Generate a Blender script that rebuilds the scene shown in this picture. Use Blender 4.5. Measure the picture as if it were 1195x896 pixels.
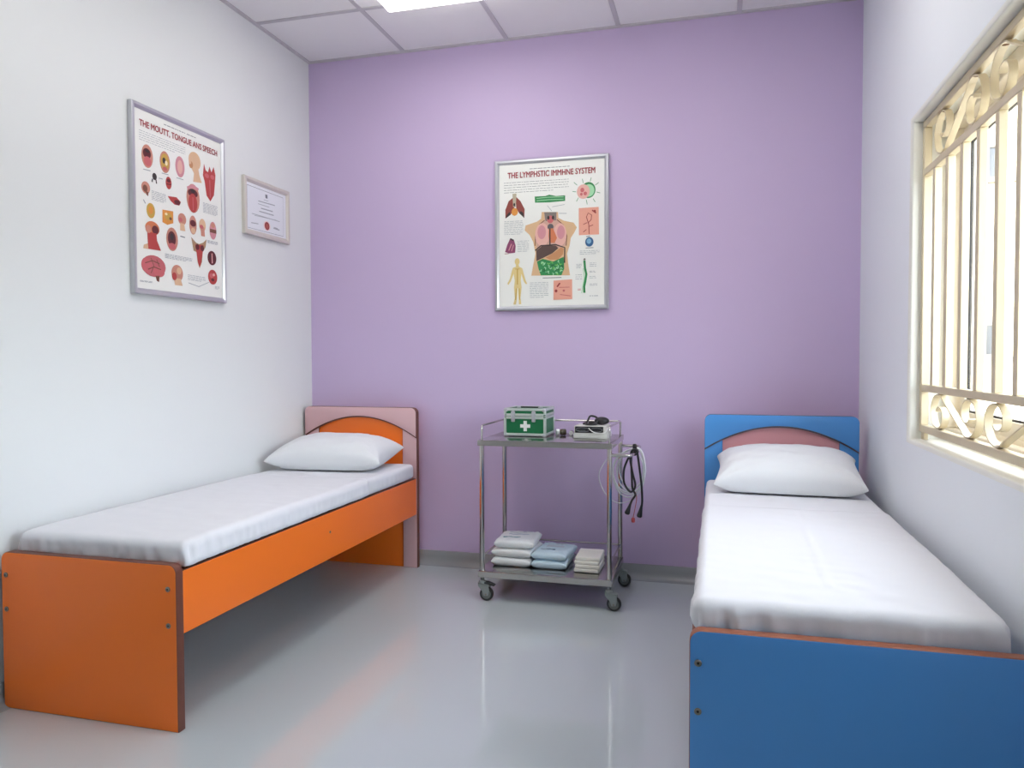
import bpy, bmesh, math, random
import numpy as np
from mathutils import Vector, Matrix, noise

scene = bpy.context.scene
for _o in list(bpy.data.objects):
    bpy.data.objects.remove(_o)
R = math.radians
PI = math.pi
random.seed(7)

# ---------------------------------------------------------------- camera
CAM = Vector((2.3095, -4.0028, 1.1520))
YAW, PITCH, ROLL, FOCAL_PX = 0.2655, -0.0314, -0.0025, 885.52
fwd = Vector((-math.sin(YAW) * math.cos(PITCH), math.cos(YAW) * math.cos(PITCH), math.sin(PITCH)))
rgt = fwd.cross(Vector((0, 0, 1))).normalized()
upv = rgt.cross(fwd)
r2 = rgt * math.cos(ROLL) + upv * math.sin(ROLL)
u2 = upv * math.cos(ROLL) - rgt * math.sin(ROLL)
cam_data = bpy.data.cameras.new('camera')
cam_data.sensor_width = 36.0
cam_data.lens = FOCAL_PX / 1195.0 * 36.0
cam_data.clip_start = 0.05
cam_data.clip_end = 400
cam = bpy.data.objects.new('camera', cam_data)
scene.collection.objects.link(cam)
cam.matrix_world = Matrix(((r2.x, u2.x, -fwd.x, CAM.x), (r2.y, u2.y, -fwd.y, CAM.y),
                           (r2.z, u2.z, -fwd.z, CAM.z), (0, 0, 0, 1)))
scene.camera = cam

# ---------------------------------------------------------------- sky, sun, exposure
SKY_STRENGTH = 2.2
SUN_STRENGTH = 2.5
LED_STRENGTH = 4.7
EXPOSURE = 0.7
world = bpy.data.worlds.new('sky')
scene.world = world
world.use_nodes = True
nt = world.node_tree
bg = nt.nodes['Background']
sky = nt.nodes.new('ShaderNodeTexSky')
sky.sky_type = 'NISHITA'
sky.sun_disc = False
sky.sun_elevation = R(48)
sky.sun_rotation = R(245)
sky.air_density = 1.0
sky.dust_density = 2.5
hs = nt.nodes.new('ShaderNodeHueSaturation')
hs.inputs['Saturation'].default_value = 0.3
nt.links.new(sky.outputs['Color'], hs.inputs['Color'])
nt.links.new(hs.outputs['Color'], bg.inputs['Color'])
bg.inputs['Strength'].default_value = SKY_STRENGTH
sun_data = bpy.data.lights.new('sun', 'SUN')
sun_data.energy = SUN_STRENGTH
sun_data.angle = R(0.6)
sun_data.color = (1.0, 0.95, 0.86)
sun = bpy.data.objects.new('sun', sun_data)
scene.collection.objects.link(sun)
sun.rotation_euler = Vector((0.75, 0.35, -0.70)).to_track_quat('-Z', 'Y').to_euler()
sun.location = (-6, -8, 12)
scene.view_settings.view_transform = 'Standard'
scene.view_settings.look = 'None'
scene.view_settings.gamma = 1.0
scene.view_settings.use_curve_mapping = False
scene.view_settings.exposure = EXPOSURE
scene.cycles.use_denoising = True
scene.cycles.max_bounces = 10
scene.cycles.diffuse_bounces = 5
scene.cycles.glossy_bounces = 5
scene.cycles.transparent_max_bounces = 12
scene.cycles.sample_clamp_indirect = 6.0
scene.cycles.caustics_reflective = False
scene.cycles.caustics_refractive = False

# ---------------------------------------------------------------- room sizes (metres)
W, H, NEAR = 2.9704, 2.8817, -5.0
WALL_T = 0.22
WIN_Y0, WIN_Y1, WIN_Z0, WIN_Z1 = -2.72, -0.988, 0.866, 1.996


# ================================================================ helpers
def lin(c):
    return c / 12.92 if c <= 0.04045 else ((c + 0.055) / 1.055) ** 2.4


def rgb(hexs):
    return tuple(lin(int(hexs[i:i + 2], 16) / 255) for i in (0, 2, 4)) + (1.0,)


def mat(name, hexs, rough=0.5, metal=0.0, bump=0.0, bscale=200.0, vary=0.0, vscale=3.0, spec=0.5, coat=0.0,
        trans=0.0, rvary=0.0):
    m = bpy.data.materials.new(name)
    m.use_nodes = True
    t = m.node_tree
    b = t.nodes['Principled BSDF']
    col = rgb(hexs)
    b.inputs['Base Color'].default_value = col
    b.inputs['Roughness'].default_value = rough
    b.inputs['Metallic'].default_value = metal
    b.inputs['Specular IOR Level'].default_value = spec
    b.inputs['Coat Weight'].default_value = coat
    b.inputs['Coat Roughness'].default_value = 0.06
    b.inputs['Transmission Weight'].default_value = trans
    tc = t.nodes.new('ShaderNodeTexCoord')
    if vary:
        n = t.nodes.new('ShaderNodeTexNoise')
        n.inputs['Scale'].default_value = vscale
        n.inputs['Detail'].default_value = 4
        t.links.new(tc.outputs['Object'], n.inputs['Vector'])
        mx = t.nodes.new('ShaderNodeMix')
        mx.data_type = 'RGBA'
        mx.inputs['A'].default_value = tuple(c * (1 - vary) for c in col[:3]) + (1,)
        mx.inputs['B'].default_value = tuple(min(1, c * (1 + vary)) for c in col[:3]) + (1,)
        t.links.new(n.outputs['Fac'], mx.inputs['Factor'])
        t.links.new(mx.outputs['Result'], b.inputs['Base Color'])
    if rvary:
        n = t.nodes.new('ShaderNodeTexNoise')
        n.inputs['Scale'].default_value = 2.2
        n.inputs['Detail'].default_value = 5
        t.links.new(tc.outputs['Object'], n.inputs['Vector'])
        mr = t.nodes.new('ShaderNodeMapRange')
        mr.inputs['To Min'].default_value = max(0, rough - rvary)
        mr.inputs['To Max'].default_value = rough + rvary
        t.links.new(n.outputs['Fac'], mr.inputs['Value'])
        t.links.new(mr.outputs['Result'], b.inputs['Roughness'])
    if bump:
        n = t.nodes.new('ShaderNodeTexNoise')
        n.inputs['Scale'].default_value = bscale
        n.inputs['Detail'].default_value = 3
        t.links.new(tc.outputs['Object'], n.inputs['Vector'])
        bp = t.nodes.new('ShaderNodeBump')
        bp.inputs['Strength'].default_value = bump
        bp.inputs['Distance'].default_value = 0.002
        t.links.new(n.outputs['Fac'], bp.inputs['Height'])
        t.links.new(bp.outputs['Normal'], b.inputs['Normal'])
    return m


def emit_mat(name, hexs, strength):
    m = bpy.data.materials.new(name)
    m.use_nodes = True
    t = m.node_tree
    t.nodes.clear()
    e = t.nodes.new('ShaderNodeEmission')
    e.inputs['Color'].default_value = rgb(hexs)
    e.inputs['Strength'].default_value = strength
    o = t.nodes.new('ShaderNodeOutputMaterial')
    t.links.new(e.outputs[0], o.inputs[0])
    return m


def glass_mat(name):
    m = bpy.data.materials.new(name)
    m.use_nodes = True
    t = m.node_tree
    t.nodes.clear()
    tr = t.nodes.new('ShaderNodeBsdfTransparent')
    tr.inputs[0].default_value = (0.95, 0.97, 0.96, 1)
    gl = t.nodes.new('ShaderNodeBsdfGlossy')
    gl.inputs['Roughness'].default_value = 0.02
    fr = t.nodes.new('ShaderNodeFresnel')
    fr.inputs['IOR'].default_value = 1.3
    mx = t.nodes.new('ShaderNodeMixShader')
    o = t.nodes.new('ShaderNodeOutputMaterial')
    ge = t.nodes.new('ShaderNodeNewGeometry')
    inv = t.nodes.new('ShaderNodeMath')
    inv.operation = 'SUBTRACT'
    inv.inputs[0].default_value = 1.0
    mu = t.nodes.new('ShaderNodeMath')
    mu.operation = 'MULTIPLY'
    t.links.new(ge.outputs['Backfacing'], inv.inputs[1])
    t.links.new(fr.outputs[0], mu.inputs[0])
    t.links.new(inv.outputs[0], mu.inputs[1])
    t.links.new(mu.outputs[0], mx.inputs[0])
    t.links.new(tr.outputs[0], mx.inputs[1])
    t.links.new(gl.outputs[0], mx.inputs[2])
    t.links.new(mx.outputs[0], o.inputs[0])
    return m


def root_loc(o):
    p = Vector((0, 0, 0))
    while o is not None:
        p += o.location
        o = o.parent
    return p


def bez(pts, n=8, closed=False):
    """Catmull-Rom through the points."""
    P = [Vector(p) for p in pts]
    N = len(P)
    out = []
    rng = range(N if closed else N - 1)
    for i in rng:
        if closed:
            a, b, c, d = P[(i - 1) % N], P[i], P[(i + 1) % N], P[(i + 2) % N]
        else:
            b, c = P[i], P[i + 1]
            a = P[i - 1] if i > 0 else b - (c - b)
            d = P[i + 2] if i + 2 < N else c + (c - b)
        for k in range(n):
            t = k / n
            out.append(0.5 * ((2 * b) + (c - a) * t + (2 * a - 5 * b + 4 * c - d) * t * t
                              + (3 * b - a - 3 * c + d) * t ** 3))
    if not closed:
        out.append(P[-1])
    return out


class MB:
    """Collects shapes (world coordinates) and links them as one mesh object."""

    def __init__(self):
        self.bm = bmesh.new()

    def merge(self, tmp, mi=0, keep=False):
        if not keep:
            for f in tmp.faces:
                f.material_index = mi
        me = bpy.data.meshes.new('tmp')
        tmp.to_mesh(me)
        tmp.free()
        self.bm.from_mesh(me)
        bpy.data.meshes.remove(me)
        return self

    def box(self, x0, x1, y0, y1, z0, z1, bev=0.0, seg=2, mi=0):
        t = bmesh.new()
        bmesh.ops.create_cube(t, size=1)
        for v in t.verts:
            v.co = Vector(((x0 + x1) / 2 + v.co.x * (x1 - x0), (y0 + y1) / 2 + v.co.y * (y1 - y0),
                           (z0 + z1) / 2 + v.co.z * (z1 - z0)))
        if bev:
            bmesh.ops.bevel(t, geom=list(t.edges), offset=bev, segments=seg, affect='EDGES', profile=0.5)
        return self.merge(t, mi)

    def prism(self, pts, plane, a0, a1, bev=0.0, seg=2, mi=0, edge_mi=None):
        """pts: 2-D outline in 'xz', 'yz' or 'xy'; extruded from a0 to a1 along the remaining axis."""
        t = bmesh.new()

        def P(p, a):
            if plane == 'xz':
                return (p[0], a, p[1])
            if plane == 'yz':
                return (a, p[0], p[1])
            return (p[0], p[1], a)
        v0 = [t.verts.new(P(p, a0)) for p in pts]
        v1 = [t.verts.new(P(p, a1)) for p in pts]
        n = len(pts)
        f0 = t.faces.new(v0)
        f1 = t.faces.new(v1)
        for i in range(n):
            t.faces.new((v0[i], v0[(i + 1) % n], v1[(i + 1) % n], v1[i]))
        bmesh.ops.recalc_face_normals(t, faces=list(t.faces))
        if bev:
            es = [e for e in t.edges if (e.verts[0] in v0 and e.verts[1] in v0)
                  or (e.verts[0] in v1 and e.verts[1] in v1)]
            bmesh.ops.bevel(t, geom=es, offset=bev, segments=seg, affect='EDGES', profile=0.5)
        ax = {'xz': 1, 'yz': 0, 'xy': 2}[plane]
        t.normal_update()
        for f in t.faces:
            f.material_index = mi if (edge_mi is None or abs(f.normal[ax]) > 0.9) else edge_mi
        return self.merge(t, keep=True)

    def sweep(self, pts, prof, closed=False, ref=None, mi=0, radii=None):
        """Sweep a closed 2-D profile along points; ref fixes the second axis, else frames are transported."""
        P = [Vector(p) for p in pts]
        n = len(P)
        t = bmesh.new()
        rings = []
        prev = None
        for i in range(n):
            if closed:
                d = P[(i + 1) % n] - P[(i - 1) % n]
            else:
                d = P[min(i + 1, n - 1)] - P[max(i - 1, 0)]
            d.normalize()
            if ref is not None:
                b = Vector(ref)
                a = d.cross(b).normalized()
            else:
                if prev is None:
                    a = d.orthogonal().normalized()
                else:
                    a = (prev - d * prev.dot(d)).normalized()
                prev = a
                b = d.cross(a).normalized()
            k = radii[i] if radii else 1.0
            rings.append([t.verts.new(P[i] + (a * q[0] + b * q[1]) * k) for q in prof])
        m = len(prof)
        for i in range(n if closed else n - 1):
            r0, r1 = rings[i], rings[(i + 1) % n]
            for j in range(m):
                t.faces.new((r0[j], r0[(j + 1) % m], r1[(j + 1) % m], r1[j]))
        if not closed:
            t.faces.new(list(reversed(rings[0])))
            t.faces.new(rings[-1])
        bmesh.ops.recalc_face_normals(t, faces=list(t.faces))
        return self.merge(t, mi)

    def tube(self, pts, r, n=10, closed=False, mi=0, radii=None):
        return self.sweep(pts, [(r * math.cos(2 * PI * k / n), r * math.sin(2 * PI * k / n)) for k in range(n)],
                          closed, None, mi, radii)

    def lathe(self, prof, c, axis='z', n=24, mi=0, ring=False):
        t = bmesh.new()
        c = Vector(c)
        rings = []
        for r, h in prof:
            ring = []
            for k in range(n):
                a = 2 * PI * k / n
                p = {'z': (r * math.cos(a), r * math.sin(a), h), 'y': (r * math.cos(a), h, r * math.sin(a)),
                     'x': (h, r * math.cos(a), r * math.sin(a))}[axis]
                ring.append(t.verts.new(c + Vector(p)))
            rings.append(ring)
        for r0, r1 in zip(rings, rings[1:] + ([rings[0]] if ring else [])):
            for k in range(n):
                t.faces.new((r0[k], r0[(k + 1) % n], r1[(k + 1) % n], r1[k]))
        if not ring:
            t.faces.new(rings[0])
            t.faces.new(rings[-1])
        bmesh.ops.remove_doubles(t, verts=list(t.verts), dist=1e-6)
        bmesh.ops.recalc_face_normals(t, faces=list(t.faces))
        return self.merge(t, mi)

    def ball(self, c, rx, ry, rz, mi=0, n=16):
        t = bmesh.new()
        bmesh.ops.create_uvsphere(t, u_segments=n, v_segments=n // 2 + 2, radius=1)
        for v in t.verts:
            v.co = Vector((c[0] + v.co.x * rx, c[1] + v.co.y * ry, c[2] + v.co.z * rz))
        return self.merge(t, mi)

    def build(self, name, mats, parent=None, local=False, angle=38, origin=None):
        me = bpy.data.meshes.new(name)
        o = bpy.data.objects.new(name, me)
        scene.collection.objects.link(o)
        if parent is not None:
            o.parent = parent
            off = Vector((0, 0, 0)) if local else root_loc(parent)
        else:
            if origin is None:
                co = [v.co for v in self.bm.verts]
                lo = [min(c[i] for c in co) for i in range(3)]
                hi = [max(c[i] for c in co) for i in range(3)]
                origin = ((lo[0] + hi[0]) / 2, (lo[1] + hi[1]) / 2, lo[2])
            o.location = origin
            off = Vector(origin)
        for v in self.bm.verts:
            v.co -= off
        self.bm.to_mesh(me)
        self.bm.free()
        for m in (mats if isinstance(mats, (list, tuple)) else [mats]):
            me.materials.append(m)
        me.shade_smooth()
        me.set_sharp_from_angle(angle=R(angle))
        return o


def tag(o, label=None, cat=None, group=None, kind=None):
    if label:
        o['label'] = label
    if cat:
        o['category'] = cat
    if group:
        o['group'] = group
    if kind:
        o['kind'] = kind
    return o


def thing(name, loc, label, cat, group=None, rot=(0, 0, 0)):
    o = bpy.data.objects.new(name, None)
    scene.collection.objects.link(o)
    o.empty_display_size = 0.05
    o.location = loc
    o.rotation_euler = rot
    return tag(o, label, cat, group)


def struct(o):
    o['kind'] = 'structure'
    return o


def children_of(o):
    return [c for c in scene.objects if c.parent == o]


def copy_tree(o, parent=None):
    c = o.copy()
    scene.collection.objects.link(c)
    c.parent = parent
    for ch in children_of(o):
        copy_tree(ch, c)
    return c


# ================================================================ materials
M = dict(
    white_wall=mat('white_wall_paint', 'E4E7E8', 0.55, bump=0.05, bscale=90, spec=0.3),
    side_wall=mat('pale_grey_wall_paint', 'E8ECF1', 0.5, bump=0.05, bscale=90, spec=0.3),
    purple=mat('lilac_wall_paint', 'CBB7DB', 0.5, bump=0.05, bscale=90, vary=0.015, vscale=1.5, spec=0.3),
    floor=mat('grey_epoxy_floor', 'C5CED2', 0.08, vary=0.025, vscale=1.2, coat=0.5, rvary=0.03),
    skirting=mat('grey_coved_skirting', '9EA2A5', 0.25, vary=0.03, vscale=4),
    tile=mat('ceiling_tile', 'F0EEF0', 0.85, bump=0.15, bscale=140, spec=0.2),
    tee=mat('ceiling_tee_metal', 'C6C2C8', 0.5, spec=0.4),
    plaster=mat('reveal_plaster', 'E8E8E2', 0.5, bump=0.03, bscale=60),
    sill=mat('window_aluminium', 'E0D6C4', 0.35),
    gasket=mat('black_rubber_gasket', '1C1A19', 0.6),
    grille=mat('cream_grille_paint', 'D0C2A4', 0.4, vary=0.05, vscale=14, bump=0.06, bscale=120),
    rust=mat('rust_brown_weld', '6B4A2E', 0.8, vary=0.3, vscale=60),
    glass=glass_mat('window_glass'),
    facade=mat('cream_render', 'D8CCB4', 0.9, bump=0.2, bscale=20, vary=0.04, vscale=0.6),
    facade_trim=mat('facade_window_frame', '6E675E', 0.6),
    facade_glass=mat('facade_dark_glass', '3A3D42', 0.1),
    ground=mat('asphalt_ground', '8E8A84', 0.9, vary=0.1, vscale=1.0),
    orange=mat('orange_laminate', 'FA7A1E', 0.33, bump=0.02, bscale=300),
    blue=mat('blue_laminate', '4E95DA', 0.33, bump=0.02, bscale=300),
    pink=mat('pale_pink_laminate', 'D9B2B6', 0.4),
    rose=mat('rose_laminate', 'D79AA0', 0.4),
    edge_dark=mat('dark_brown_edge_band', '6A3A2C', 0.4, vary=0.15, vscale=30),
    edge_wood=mat('reddish_wood_edge_band', '96583F', 0.4, vary=0.15, vscale=30),
    edge_blue=mat('dark_blue_edge_band', '3A5078', 0.4),
    arch_shade_grey=mat('grey_brown_arch_shade', '64545C', 0.4),  # shade tone for the strip below the blue bed's arch
    bolt=mat('zinc_bolt', '8C8880', 0.35, metal=0.9),
    bolt_hole=mat('bolt_socket', '2B2826', 0.6),
    sheet=mat('white_cotton_sheet', 'E2E3E8', 0.85, bump=0.12, bscale=500, spec=0.2),
    pillow=mat('white_pillow_cotton', 'E4E6E9', 0.85, bump=0.12, bscale=450, spec=0.2),
    steel=mat('stainless_steel', 'C9C6C2', 0.16, metal=1.0, bump=0.02, bscale=60, rvary=0.04),
    tray=mat('brushed_steel_tray', 'B9B6B2', 0.2, metal=1.0, rvary=0.05),
    rubber=mat('grey_caster_rubber', '6E7371', 0.6),
    tyre=mat('dark_caster_tyre', '2E3130', 0.6),
    fork=mat('grey_caster_fork', '8E9795', 0.4),
    green=mat('green_case_panel', '0C6B3E', 0.4, bump=0.1, bscale=300),
    alu=mat('brushed_aluminium', 'CFDAD4', 0.3, metal=0.55),
    frame_alu=mat('silver_frame_aluminium', 'C9CAD0', 0.3, metal=0.7),
    cert_frame=mat('champagne_frame', 'D8D3CB', 0.4, metal=0.35),
    white=mat('white_plastic', 'F0F0EE', 0.4),
    black=mat('black_plastic', '17161A', 0.35),
    black_gloss=mat('black_gloss_panel', '201F24', 0.15, coat=0.4),
    device=mat('light_grey_plastic', 'D9D8D2', 0.4),
    ink_grey=mat('grey_marking', '8D9093', 0.5),
    amber=mat('olive_brown_bottle', '4A4330', 0.2, coat=0.5),
    clear_tube=mat('milky_white_tubing', 'D6DADE', 0.25, coat=0.4),
    redpink=mat('red_connector', 'A8434A', 0.35),
    pack_white=mat('white_pack_film', 'E9ECEC', 0.45, bump=0.15, bscale=90),
    pack_blue=mat('pale_blue_pack_film', 'CBE0EC', 0.45, bump=0.15, bscale=90),
    gauze=mat('cream_gauze', 'ECE8DE', 0.9, bump=0.25, bscale=400),
    teal=mat('teal_print', '1F7F8C', 0.5),
    navy=mat('slate_print', '53748E', 0.5),
    print_grey=mat('pale_print', 'C4CCD6', 0.5),
    paper=mat('poster_paper', 'EFF0EC', 0.35),
    cert_paper=mat('certificate_paper', 'E4E7EE', 0.4),
    title=mat('crimson_print', '9E2A38', 0.5),
)
PAL = dict(ink='6F747E', ink2='A3A8B0', skin='D9B48C', skin2='DDB795', skin3='C98A78', tan='A98A6A', tan2='C58C62',
           rib='CDA394', lung='8E4038', dark='33282A', bone='B9B09A', orange='DE9440', orange2='D27B52', green='2F8B50',
           mint='A5DDB0', lime='7CCB62', dgreen='175A30', pink='E4B2A8', rose='C8666A', rose2='D2909A',
           grey='7E7670', grey2='5E5A60', liver='5A4540', pinkbox='EAA894', red='A03A3A', blue='2E5E8C',
           sky='7FB0D0', plum='8A4468', yellow='E2CC8E', gold='C9A24A', tongue='B5423E', maroon='5E1E24',
           brown='7A4A38', cream='F2E2BC', brain='C0656A', palepink='F0D4D4', seal='8E3434', seal2='A85048')
PM = {k: mat('print_' + k, v, 0.45) for k, v in PAL.items()}
PKEYS = list(PAL)

# ================================================================ room shell
b = MB()
b.box(-0.2, W + WALL_T, NEAR - 0.2, 0.2, -0.12, 0.0)
struct(b.build('floor', M['floor']))
b = MB()
b.box(-0.2, 0.0, NEAR, 0.0, 0.0, H + 0.1)
struct(b.build('wall_left', M['white_wall']))
b = MB()
b.box(-0.2, W + WALL_T, 0.0, 0.2, 0.0, H + 0.1)
struct(b.build('wall_back', M['purple']))
b = MB()
b.box(-0.2, W + WALL_T, NEAR - 0.2, NEAR, 0.0, H + 0.1)
struct(b.build('wall_rear', M['white_wall']))

# right wall with the window opening; the plaster edge of the opening is rounded
t = bmesh.new()
ys = [NEAR, WIN_Y0, WIN_Y1, 0.0]
zs = [0.0, WIN_Z0, WIN_Z1, H + 0.1]
vin = {(i, j): t.verts.new((W, ys[i], zs[j])) for i in range(4) for j in range(4)}
vout = {(i, j): t.verts.new((W + WALL_T, ys[i], zs[j])) for i in range(4) for j in range(4)}
for i in range(3):
    for j in range(3):
        if (i, j) != (1, 1):
            t.faces.new((vin[i, j], vin[i, j + 1], vin[i + 1, j + 1], vin[i + 1, j]))
            t.faces.new((vout[i, j], vout[i + 1, j], vout[i + 1, j + 1], vout[i, j + 1]))
ring = [(1, 1), (2, 1), (2, 2), (1, 2)]
rim = []
for k in range(4):
    a, c = ring[k], ring[(k + 1) % 4]
    f = t.faces.new((vin[a], vin[c], vout[c], vout[a]))
    f.material_index = 1
    rim.append((vin[a], vin[c]))
for a, c in (((0, 0), (3, 0)), ((3, 0), (3, 3)), ((3, 3), (0, 3)), ((0, 3), (0, 0))):
    def walk(p, q):
        n = 3
        return [(p[0] + (q[0] - p[0]) * s // n, p[1] + (q[1] - p[1]) * s // n) for s in range(n + 1)]
    w = walk(a, c)
    for p, q in zip(w, w[1:]):
        t.faces.new((vin[p], vin[q], vout[q], vout[p]))
bmesh.ops.recalc_face_normals(t, faces=list(t.faces))
es = [e for e in t.edges if any({e.verts[0], e.verts[1]} == {p, q} for p, q in rim)]
bmesh.ops.bevel(t, geom=es, offset=0.014, segments=5, affect='EDGES', profile=0.5, material=1)
b = MB()
b.merge(t, keep=True)
struct(b.build('wall_right', [M['side_wall'], M['plaster']], origin=(W, NEAR / 2, 0), angle=60))

# ceiling: tiles lying in a grid of metal tees
TILE, ROW0 = 0.6, -0.538
b = MB()
b.box(-0.2, W + WALL_T, NEAR - 0.2, 0.2, H, H + 0.08)
struct(b.build('ceiling', M['tile']))
b = MB()
TD = 0.006
for k in range(1, 5):
    b.box(k * TILE - 0.012, k * TILE + 0.012, NEAR, 0, H - TD, H, 0.0015, 1)
y = ROW0
while y > NEAR:
    xs = [0.0] + [k * TILE for k in range(1, 5)] + [W]
    for a, c in zip(xs, xs[1:]):
        b.box(a + (0.012 if a > 0 else 0), c - (0.012 if c < W else 0), y - 0.012, y + 0.012, H - TD, H, 0.0015, 1)
    y -= TILE
for x0, x1, y0, y1 in ((0, 0.02, NEAR, 0), (W - 0.02, W, NEAR, 0), (0.02, W - 0.02, -0.02, 0),
                       (0.02, W - 0.02, NEAR, NEAR + 0.02)):
    b.box(x0, x1, y0, y1, H - TD - 0.002, H)
struct(b.build('trim_1', M['tee']))


def skirting(name, p0, p1, nrm):
    """coved skirting: flat top lip, upright, concave foot running out into the floor"""
    pr = [(0, 0.078), (0.008, 0.078), (0.010, 0.074), (0.010, 0.045)]
    for k in range(1, 7):
        a = k / 6 * PI / 2
        pr.append((0.010 + 0.035 * (1 - math.cos(a)), 0.0455 - 0.0435 * math.sin(a)))
    pr += [(0.045, 0.0), (0, 0.0)]
    b = MB()
    t = bmesh.new()
    rings = []
    for p in (p0, p1):
        rings.append([t.verts.new((p[0] + nrm[0] * d, p[1] + nrm[1] * d, z)) for d, z in pr])
    m = len(pr)
    for j in range(m):
        t.faces.new((rings[0][j], rings[0][(j + 1) % m], rings[1][(j + 1) % m], rings[1][j]))
    t.faces.new(rings[0])
    t.faces.new(rings[1])
    bmesh.ops.recalc_face_normals(t, faces=list(t.faces))
    b.merge(t)
    return struct(b.build(name, M['skirting'], angle=50))


skirting('baseboard_back', (0, 0), (W, 0), (0, -1))
skirting('baseboard_left', (0, NEAR), (0, 0), (1, 0))
skirting('baseboard_right', (W, NEAR), (W, 0), (-1, 0))

# ---------------------------------------------------------------- window: aluminium slider with glass
FX0, FX1 = W + 0.115, W + 0.185
win = bpy.data.objects.new('window_1', None)
scene.collection.objects.link(win)
win.location = (W + 0.15, (WIN_Y0 + WIN_Y1) / 2, WIN_Z0)
struct(win)
b = MB()
for y0, y1, z0, z1 in ((WIN_Y0, WIN_Y1, WIN_Z0, WIN_Z0 + 0.045), (WIN_Y0, WIN_Y1, WIN_Z1 - 0.045, WIN_Z1),
                       (WIN_Y0, WIN_Y0 + 0.045, WIN_Z0 + 0.045, WIN_Z1 - 0.045),
                       (WIN_Y1 - 0.045, WIN_Y1, WIN_Z0 + 0.045, WIN_Z1 - 0.045)):
    b.box(FX0, FX1, y0, y1, z0, z1, 0.003, 1)
b.box(FX0 + 0.030, FX0 + 0.036, WIN_Y0 + 0.045, WIN_Y1 - 0.045, WIN_Z0 + 0.045, WIN_Z0 + 0.06)
b.build('window_frame', M['sill'], win)
ymid = (WIN_Y0 + WIN_Y1) / 2
for (y0, y1, x0) in ((ymid - 0.03, WIN_Y1 - 0.05, FX0 + 0.038), (WIN_Y0 + 0.05, ymid + 0.03, FX0 + 0.006)):
    z0, z1 = WIN_Z0 + 0.05, WIN_Z1 - 0.05
    s = 0.055
    b = MB()
    for a0, a1, c0, c1 in ((y0, y1, z0, z0 + s), (y0, y1, z1 - s, z1), (y0, y0 + s, z0 + s, z1 - s),
                           (y1 - s, y1, z0 + s, z1 - s)):
        b.box(x0, x0 + 0.024, a0, a1, c0, c1, 0.002, 1)
    sash = b.build('sash', M['sill'], win)
    b = MB()
    g = 0.006
    for a0, a1, c0, c1 in ((y0 + s, y1 - s, z0 + s, z0 + s + g), (y0 + s, y1 - s, z1 - s - g, z1 - s),
                           (y0 + s, y0 + s + g, z0 + s, z1 - s), (y1 - s - g, y1 - s, z0 + s, z1 - s)):
        b.box(x0 + 0.007, x0 + 0.016, a0, a1, c0, c1)
    b.build('gasket', M['gasket'], sash)
    b = MB()
    b.box(x0 + 0.009, x0 + 0.014, y0 + s + 0.002, y1 - s - 0.002, z0 + s + 0.002, z1 - s - 0.002)
    b.build('pane', M['glass'], sash)

# ---------------------------------------------------------------- what is outside
b = MB()
b.box(-40, 60, -40, 60, -3.3, -3.2)
b.build('exterior_ground', M['ground'])
struct(bpy.data.objects['exterior_ground'])
bld = thing('building', (11.0, 15.0, -3.2), 'sunlit cream building seen outside through the window bars', 'building')
b = MB()
b.box(3.6, 18.5, 13.0, 22.0, -3.2, 9.0, 0.02, 1)
b.box(3.5, 18.6, 12.9, 22.1, 9.0, 9.25, 0.02, 1)
b.build('wall', M['facade'], bld)
for fl in range(4):
    for k in range(9):
        x0 = 4.78 + 0.78 * k
        z0 = -2.29 + 3.48 * fl
        wd, ht = 0.56, 0.68
        b = MB()
        for a0, a1, c0, c1 in ((x0, x0 + wd, z0, z0 + 0.05), (x0, x0 + wd, z0 + ht - 0.05, z0 + ht),
                               (x0, x0 + 0.05, z0 + 0.05, z0 + ht - 0.05),
                               (x0 + wd - 0.05, x0 + wd, z0 + 0.05, z0 + ht - 0.05),
                               (x0 + wd / 2 - 0.02, x0 + wd / 2 + 0.02, z0 + 0.05, z0 + ht - 0.05)):
            b.box(a0, a1, 12.95, 13.02, c0, c1)
        b.box(x0 - 0.05, x0 + wd + 0.05, 12.88, 13.02, z0 - 0.06, z0)
        w = b.build('window', M['facade_trim'], bld)
        b = MB()
        b.box(x0 + 0.04, x0 + wd - 0.04, 12.985, 13.01, z0 + 0.04, z0 + ht - 0.04)
        b.build('pane', M['facade_glass'], w)

# ================================================================ ceiling light panels
led = emit_mat('led_diffuser', 'FFFDF8', LED_STRENGTH)


def led_panel(x0, y1, label):
    s, zt = 0.6, H - TD
    t_ = thing('ceiling_light', (x0 + s / 2, y1 - s / 2, zt - 0.055), label, 'ceiling light')
    b = MB()
    z0 = zt - 0.055
    b.box(x0 + 0.004, x0 + s - 0.004, y1 - s + 0.004, y1 - 0.004, zt - 0.020, zt, 0.003, 1)
    b.build('frame', M['white'], t_)
    b = MB()
    b.box(x0, x0 + s, y1 - s, y1, z0, zt - 0.0205, 0.008, 2)
    b.build('diffuser', led, t_)
    return t_


led_panel(0.772, -0.585, 'square white panel light on the tiled ceiling nearest the lilac wall')
led_panel(1.972, -1.185, 'added fill panel light, out of view, on the ceiling above the foot of the blue bed')  # unseen panel, added to lift the orange rail and the walls
led_panel(0.772, -1.785, 'added fill panel light, out of view, on the ceiling above the foot of the orange bed')  # second unseen panel, added for more fill in the room

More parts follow.
